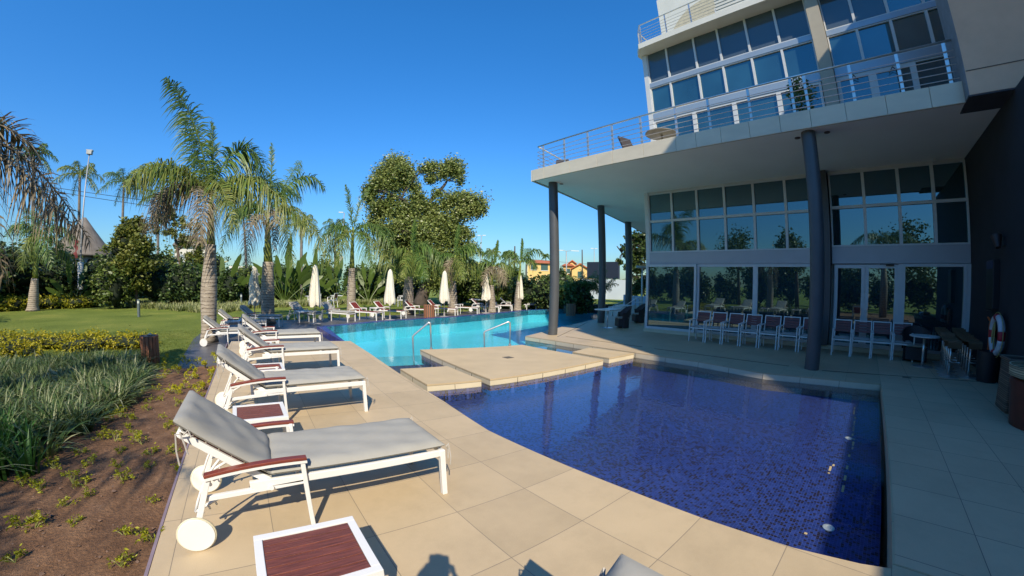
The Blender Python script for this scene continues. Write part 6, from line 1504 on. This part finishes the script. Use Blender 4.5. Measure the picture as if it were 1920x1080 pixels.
# houses
M['yellow'] = pm('yellow_render', (.66, .45, .17), .9, 0, .05, .6, coord='pos'); M['rooftile'] = pm('roof_tile', (.42, .12, .04), .8, 0, .2, 2, .4, 8, 'pos'); M['winglass'] = pm('far_window', (.05, .10, .09), .3)
def house(px0, px1, eave, dist, depth, roofpy, label, gable=False, wall='yellow', roof='rooftile', wins=(), group='houses beyond the garden', flat=False):
    a = Vector(AT(px0, eave, dist)); b = Vector(AT(px1, eave, dist)); base = Vector((a.x, a.y, GZ)); u = Vector((b.x - a.x, b.y - a.y, 0)); L = u.length; ang = math.atan2(u.y, u.x)
    t = empty('house', base, ang); tag(t, label, 'house', group); h = a.z - GZ; rz = AT((px0 + px1) / 2, roofpy, dist)[2] - GZ
    MB().b2((0, 0, 0), (L, depth, h)).build('wall', M[wall], t)
    if flat: MB().b2((-.15, -.15, h + .003), (L + .15, depth + .15, rz)).build('roof', M[roof], t)
    elif gable:
        MB().add([(-.3, -.4, h), (L + .3, -.4, h), (L / 2, -.4, rz), (-.3, depth, h), (L + .3, depth, h), (L / 2, depth, rz), (-.3, -.4, h + .25), (L + .3, -.4, h + .25), (L / 2, -.4, rz + .25), (-.3, depth, h + .25), (L + .3, depth, h + .25), (L / 2, depth, rz + .25)], [(0, 3, 5, 2), (1, 2, 5, 4), (6, 8, 11, 9), (7, 10, 11, 8), (0, 2, 8, 6), (2, 1, 7, 8), (3, 9, 11, 5), (5, 11, 10, 4), (0, 6, 9, 3), (1, 4, 10, 7)]).build('roof', M[roof], t)
        MB().add([(0, -.01, h), (L, -.01, h), (L / 2, -.01, rz)], [(0, 1, 2)]).build('gable', M[wall], t)
    else: MB().add([(-.4, -.5, h), (L + .4, -.5, h), (L + .4, depth + .5, h), (-.4, depth + .5, h), (L * .12, depth / 2, rz), (L * .88, depth / 2, rz)], [(0, 1, 5, 4), (1, 2, 5), (2, 3, 4, 5), (3, 0, 4), (3, 2, 1, 0)]).build('roof', M[roof], t)
    for fx_, z_, w, hh in wins:
        w_o = MB().b2((fx_ * L - w / 2, -.05, z_ * h - hh / 2), (fx_ * L + w / 2, .0, z_ * h + hh / 2)).build('window', M['winglass'], t)
        MB().b2((fx_ * L - w / 2 - .1, -.07, z_ * h - hh / 2 - .12), (fx_ * L + w / 2 + .1, -.003, z_ * h - hh / 2 - .002)).build('sill', M['whitewash'], w_o)
    return t
house(987, 1042, 496, 88, 10, 489, 'long yellow house with orange tiled roof left of the front column', wins=((.55, .86, 1.5, 1.3), (.2, .86, 1.2, 1.2), (.8, .5, 1.4, 1.3)))
house(1068, 1100, 507, 86, 9, 497, 'yellow gabled house right of the front column', True, wins=((.5, .8, 1.2, 1.2),))
house(1052, 1070, 500, 92, 8, 495, 'yellow house section with orange roof behind the front column', wins=((.5, .8, 1., 1.),))
house(1063, 1075, 497, 96, 6, 491, 'small yellow roof turret above the gabled house', True)
house(1098, 1112, 505, 90, 8, 500, 'orange roofed house part left of the billboard')
house(430, 500, 503, 120, 14, 499, 'low white flat roofed building seen behind the baggy parasol', wall='whitewash', roof='whitewash', flat=True, wins=((.3, .8, 3, 1), (.7, .8, 3, 1)))
house(545, 612, 512, 110, 12, 507, 'long pale building behind the second parasol', wall='whitewash', roof='whitewash', flat=True, wins=((.4, .8, 3, 1),))
house(690, 760, 518, 100, 12, 512, 'pale low building behind the third parasol', wall='whitewash', roof='rooftile')
house(330, 390, 460, 70, 9, 438, 'grey green roofed pavilion behind the thin crowned tree', roof='thatch', wall='whitewash')
c = AT(636, 485, 60); t = empty('white_sign', (c[0], c[1], GZ)); tag(t, 'small blank white sign box standing above the shrubs left of the third palm', 'sign'); z_ = c[2] - GZ
MB().box((0, 0, z_), (.85, .3, .75), .3).build('box', M['whitewash'], t); MB().tube([(0, 0, 0), (0, 0, z_ - .37)], .06, 8).build('post', M['frame'], t)
a = AT(1098, 508, 62); b = AT(1159, 508, 58); t = empty('billboard', (a[0], a[1], 0)); tag(t, 'large dark billboard seen from behind between the second and third columns', 'billboard')
z1_ = AT(1130, 492, 60)[2]; z0_ = AT(1130, 523, 60)[2]; u = Vector((b[0] - a[0], b[1] - a[1], 0))
MB().bar((0, 0, (z0_ + z1_) / 2), (u.x, u.y, (z0_ + z1_) / 2), .35, z1_ - z0_).build('panel', pm('board_dark', (.022, .028, .05), .6), t)
MB().tube([(u.x * .8, u.y * .8, 0), (u.x * .8, u.y * .8, z0_ + .02)], .22, 12).build('post', M['whitewash'], t)
# white boundary wall and grass verge
def wall_(p0, p1, d0, d1, h, label, mat='bluewhite', name='boundary_wall', post=6):
    a = AT(p0, 540, d0); b = AT(p1, 540, d1); t = empty(name, (a[0], a[1], 0)); tag(t, label, 'wall'); u = Vector((b[0] - a[0], b[1] - a[1], 0)); n = max(2, int(u.length / post))
    MB().bar((0, 0, h / 2), (u.x, u.y, h / 2), .16, h).build('panel', M[mat], t)
    for i in range(n + 1): q = u * i / n; MB().box((q.x, q.y, h / 2 + .03), (.3, .3, h + .06), math.atan2(u.y, u.x)).build('pier', M[mat], t)
    return t
M['bluewhite'] = pm('painted_wall', (.50, .56, .60), .8, 0, .04, 1, coord='pos')
wall_(1090, 1176, 44, 42, 2.1, 'long pale blue boundary wall between the second and third columns', post=3.2)
wall_(1172, 1260, 33, 30, .75, 'low white wall at the foot of the street tree')
M['greenwall'] = pm('green_wall', (.20, .34, .27), .9, coord='pos')
wall_(500, 800, 62, 60, 2.6, 'pale green garden wall far behind the hedge and the big tree', 'greenwall', post=8)
vg = [G(1131, 571, 0)[:2], G(1131, 560, 0)[:2], G(1235, 560, 0)[:2], G(1235, 570, 0)[:2]]
struct(tess(vg, [], .012, 'grass_verge', M['grass']))
# ------------------------------------------------------------------ the photographer: seen only as shadow and reflection
pr = empty('person', (-.13, -.17, 0), rad(-38.3)); tag(pr, 'person in pale shirt and dark shorts raising a camera to the face', 'person')
# local frame: +Y is the way the person looks
def skinned(name, nodes, edges, mat, sub=2, root=0):
    me = bpy.data.meshes.new(name); me.from_pydata([n[:3] for n in nodes], edges, []); o = bpy.data.objects.new(name, me); COL.objects.link(o); o.parent = pr
    md = o.modifiers.new('skin', 'SKIN'); md.use_smooth_shade = True
    for i, n in enumerate(nodes):
        sv = me.skin_vertices[0].data[i]; sv.radius = (n[3], n[4] if len(n) > 4 else n[3]); sv.use_root = (i == root)
    s = o.modifiers.new('sub', 'SUBSURF'); s.levels = sub; s.render_levels = sub; me.materials.append(mat); return o
skin = pm('skin', (.42, .24, .16), .55)
N = [(0, 0, .98, .15, .11), (0, 0, 1.15, .135, .10), (0, .01, 1.32, .155, .11), (0, -.01, 1.47, .13, .085), (0, .0, 1.555, .055), (0, .015, 1.64, .07, .08), (0, .012, 1.73, .082, .098), (0, .0, 1.80, .06, .075)]
E_ = [(0, 1), (1, 2), (2, 3), (3, 4), (4, 5), (5, 6), (6, 7)]
for s in (-1, 1):
    o = len(N); N += [(s * .11, 0, .92, .095), (s * .12, .01, .52, .062), (s * .125, .02, .48, .058), (s * .13, -.01, .10, .042), (s * .13, .0, .05, .045), (s * .14, .14, .03, .035)]
    E_ += [(0, o), (o, o + 1), (o + 1, o + 2), (o + 2, o + 3), (o + 3, o + 4), (o + 4, o + 5)]
    o = len(N); N += [(s * .18, -.01, 1.46, .058), (s * .29, .06, 1.27, .045), (s * .27, .09, 1.27, .042), (s * .12, .115, 1.60, .028), (s * .095, .125, 1.655, .026, .018)]
    E_ += [(3, o), (o, o + 1), (o + 1, o + 2), (o + 2, o + 3), (o + 3, o + 4)]
    for k, (dz, ln) in enumerate(((.03, .95), (.012, 1.05), (-.006, 1.), (-.022, .8))):
        b_ = len(N); N += [(s * .092, .135, 1.665 + dz * .8, .0095), (s * .085, .135 + .035 * ln, 1.675 + dz, .009), (s * .062, .135 + .045 * ln, 1.678 + dz, .008), (s * .045, .135 + .035 * ln, 1.678 + dz, .007)]
        E_ += [(o + 4, b_), (b_, b_ + 1), (b_ + 1, b_ + 2), (b_ + 2, b_ + 3)]
    b_ = len(N); N += [(s * .082, .118, 1.635, .011), (s * .06, .125, 1.635, .010), (s * .042, .13, 1.638, .0085)]; E_ += [(o + 4, b_), (b_, b_ + 1), (b_ + 1, b_ + 2)]
skinned('body', N, E_, skin)
Ns = [(0, 0, 1.0, .165, .125), (0, 0, 1.15, .15, .115), (0, .01, 1.32, .168, .125), (0, -.01, 1.46, .145, .10), (0, 0, 1.53, .075)]; Es = [(0, 1), (1, 2), (2, 3), (3, 4)]
for s in (-1, 1): o = len(Ns); Ns += [(s * .185, -.01, 1.455, .075), (s * .25, .03, 1.34, .068)]; Es += [(3, o), (o, o + 1)]
skinned('shirt', Ns, Es, pm('shirt', (.5, .5, .48), .9), 2)
Nt = [(0, 0, 1.0, .17, .13), (0, 0, .93, .165, .13)]; Et = [(0, 1)]
for s in (-1, 1): o = len(Nt); Nt += [(s * .11, 0, .86, .11), (s * .12, .01, .60, .095)]; Et += [(1, o), (o, o + 1)]
skinned('shorts', Nt, Et, pm('shorts', (.05, .025, .025), .9), 2)
hm = MB(); v, f = lump((0, -.012, 1.755), (.092, .108, .092), 3, 20, 14); hm.add([(x, y, max(z, 1.715) if y > .05 else z) for x, y, z in v], f); hm.build('hair', pm('hair', (.03, .02, .015), .8), pr, smooth=True)
MB().add([(-.014, .10, 1.68), (.014, .10, 1.68), (0, .128, 1.685), (0, .10, 1.73)], [(0, 1, 2), (0, 2, 3), (1, 3, 2), (0, 3, 1)]).build('nose', skin, pr, smooth=True)
for s in (-1, 1):
    MB().lathe([(.006, -.03), (.016, -.01), (.018, .012), (.01, .03)], (s * .088, 0, 1.70), 10).build('ear', skin, pr, smooth=True)
    MB().lathe([(.0, -.011), (.011, 0), (.0, .011)], (s * .032, .098, 1.715), 10, False).build('eye', M['plastic'], pr, smooth=True)
MB().tube([(-.022, .098, 1.648), (0, .104, 1.646), (.022, .098, 1.648)], .005, 6).build('mouth', pm('lips', (.3, .1, .08), .5), pr)
for s in (-1, 1): MB().add([(s * .13 + x * .05, .06 + y * .14, z) for z in (.0, .06) for x, y in ((-1, -.7), (1, -.7), (1.1, .4), (.6, 1), (-.6, 1), (-1.1, .4))], [tuple(range(6))[::-1], tuple(range(6, 12))] + [(i, (i + 1) % 6, 6 + (i + 1) % 6, 6 + i) for i in range(6)]).build('shoe', M['blackplastic'], pr, bevel=.01)
hc = empty('handheld_camera', (-.028, -.036, H - .005), rad(-38.3)); tag(hc, 'small black camera held up by the person, seen only in the shadow', 'camera')
MB().box((0, 0, 0), (.125, .045, .07)).build('body', M['blackplastic'], hc, bevel=.006)
MB().box((0, -.005, .043), (.04, .03, .018)).build('viewfinder', M['blackplastic'], hc)
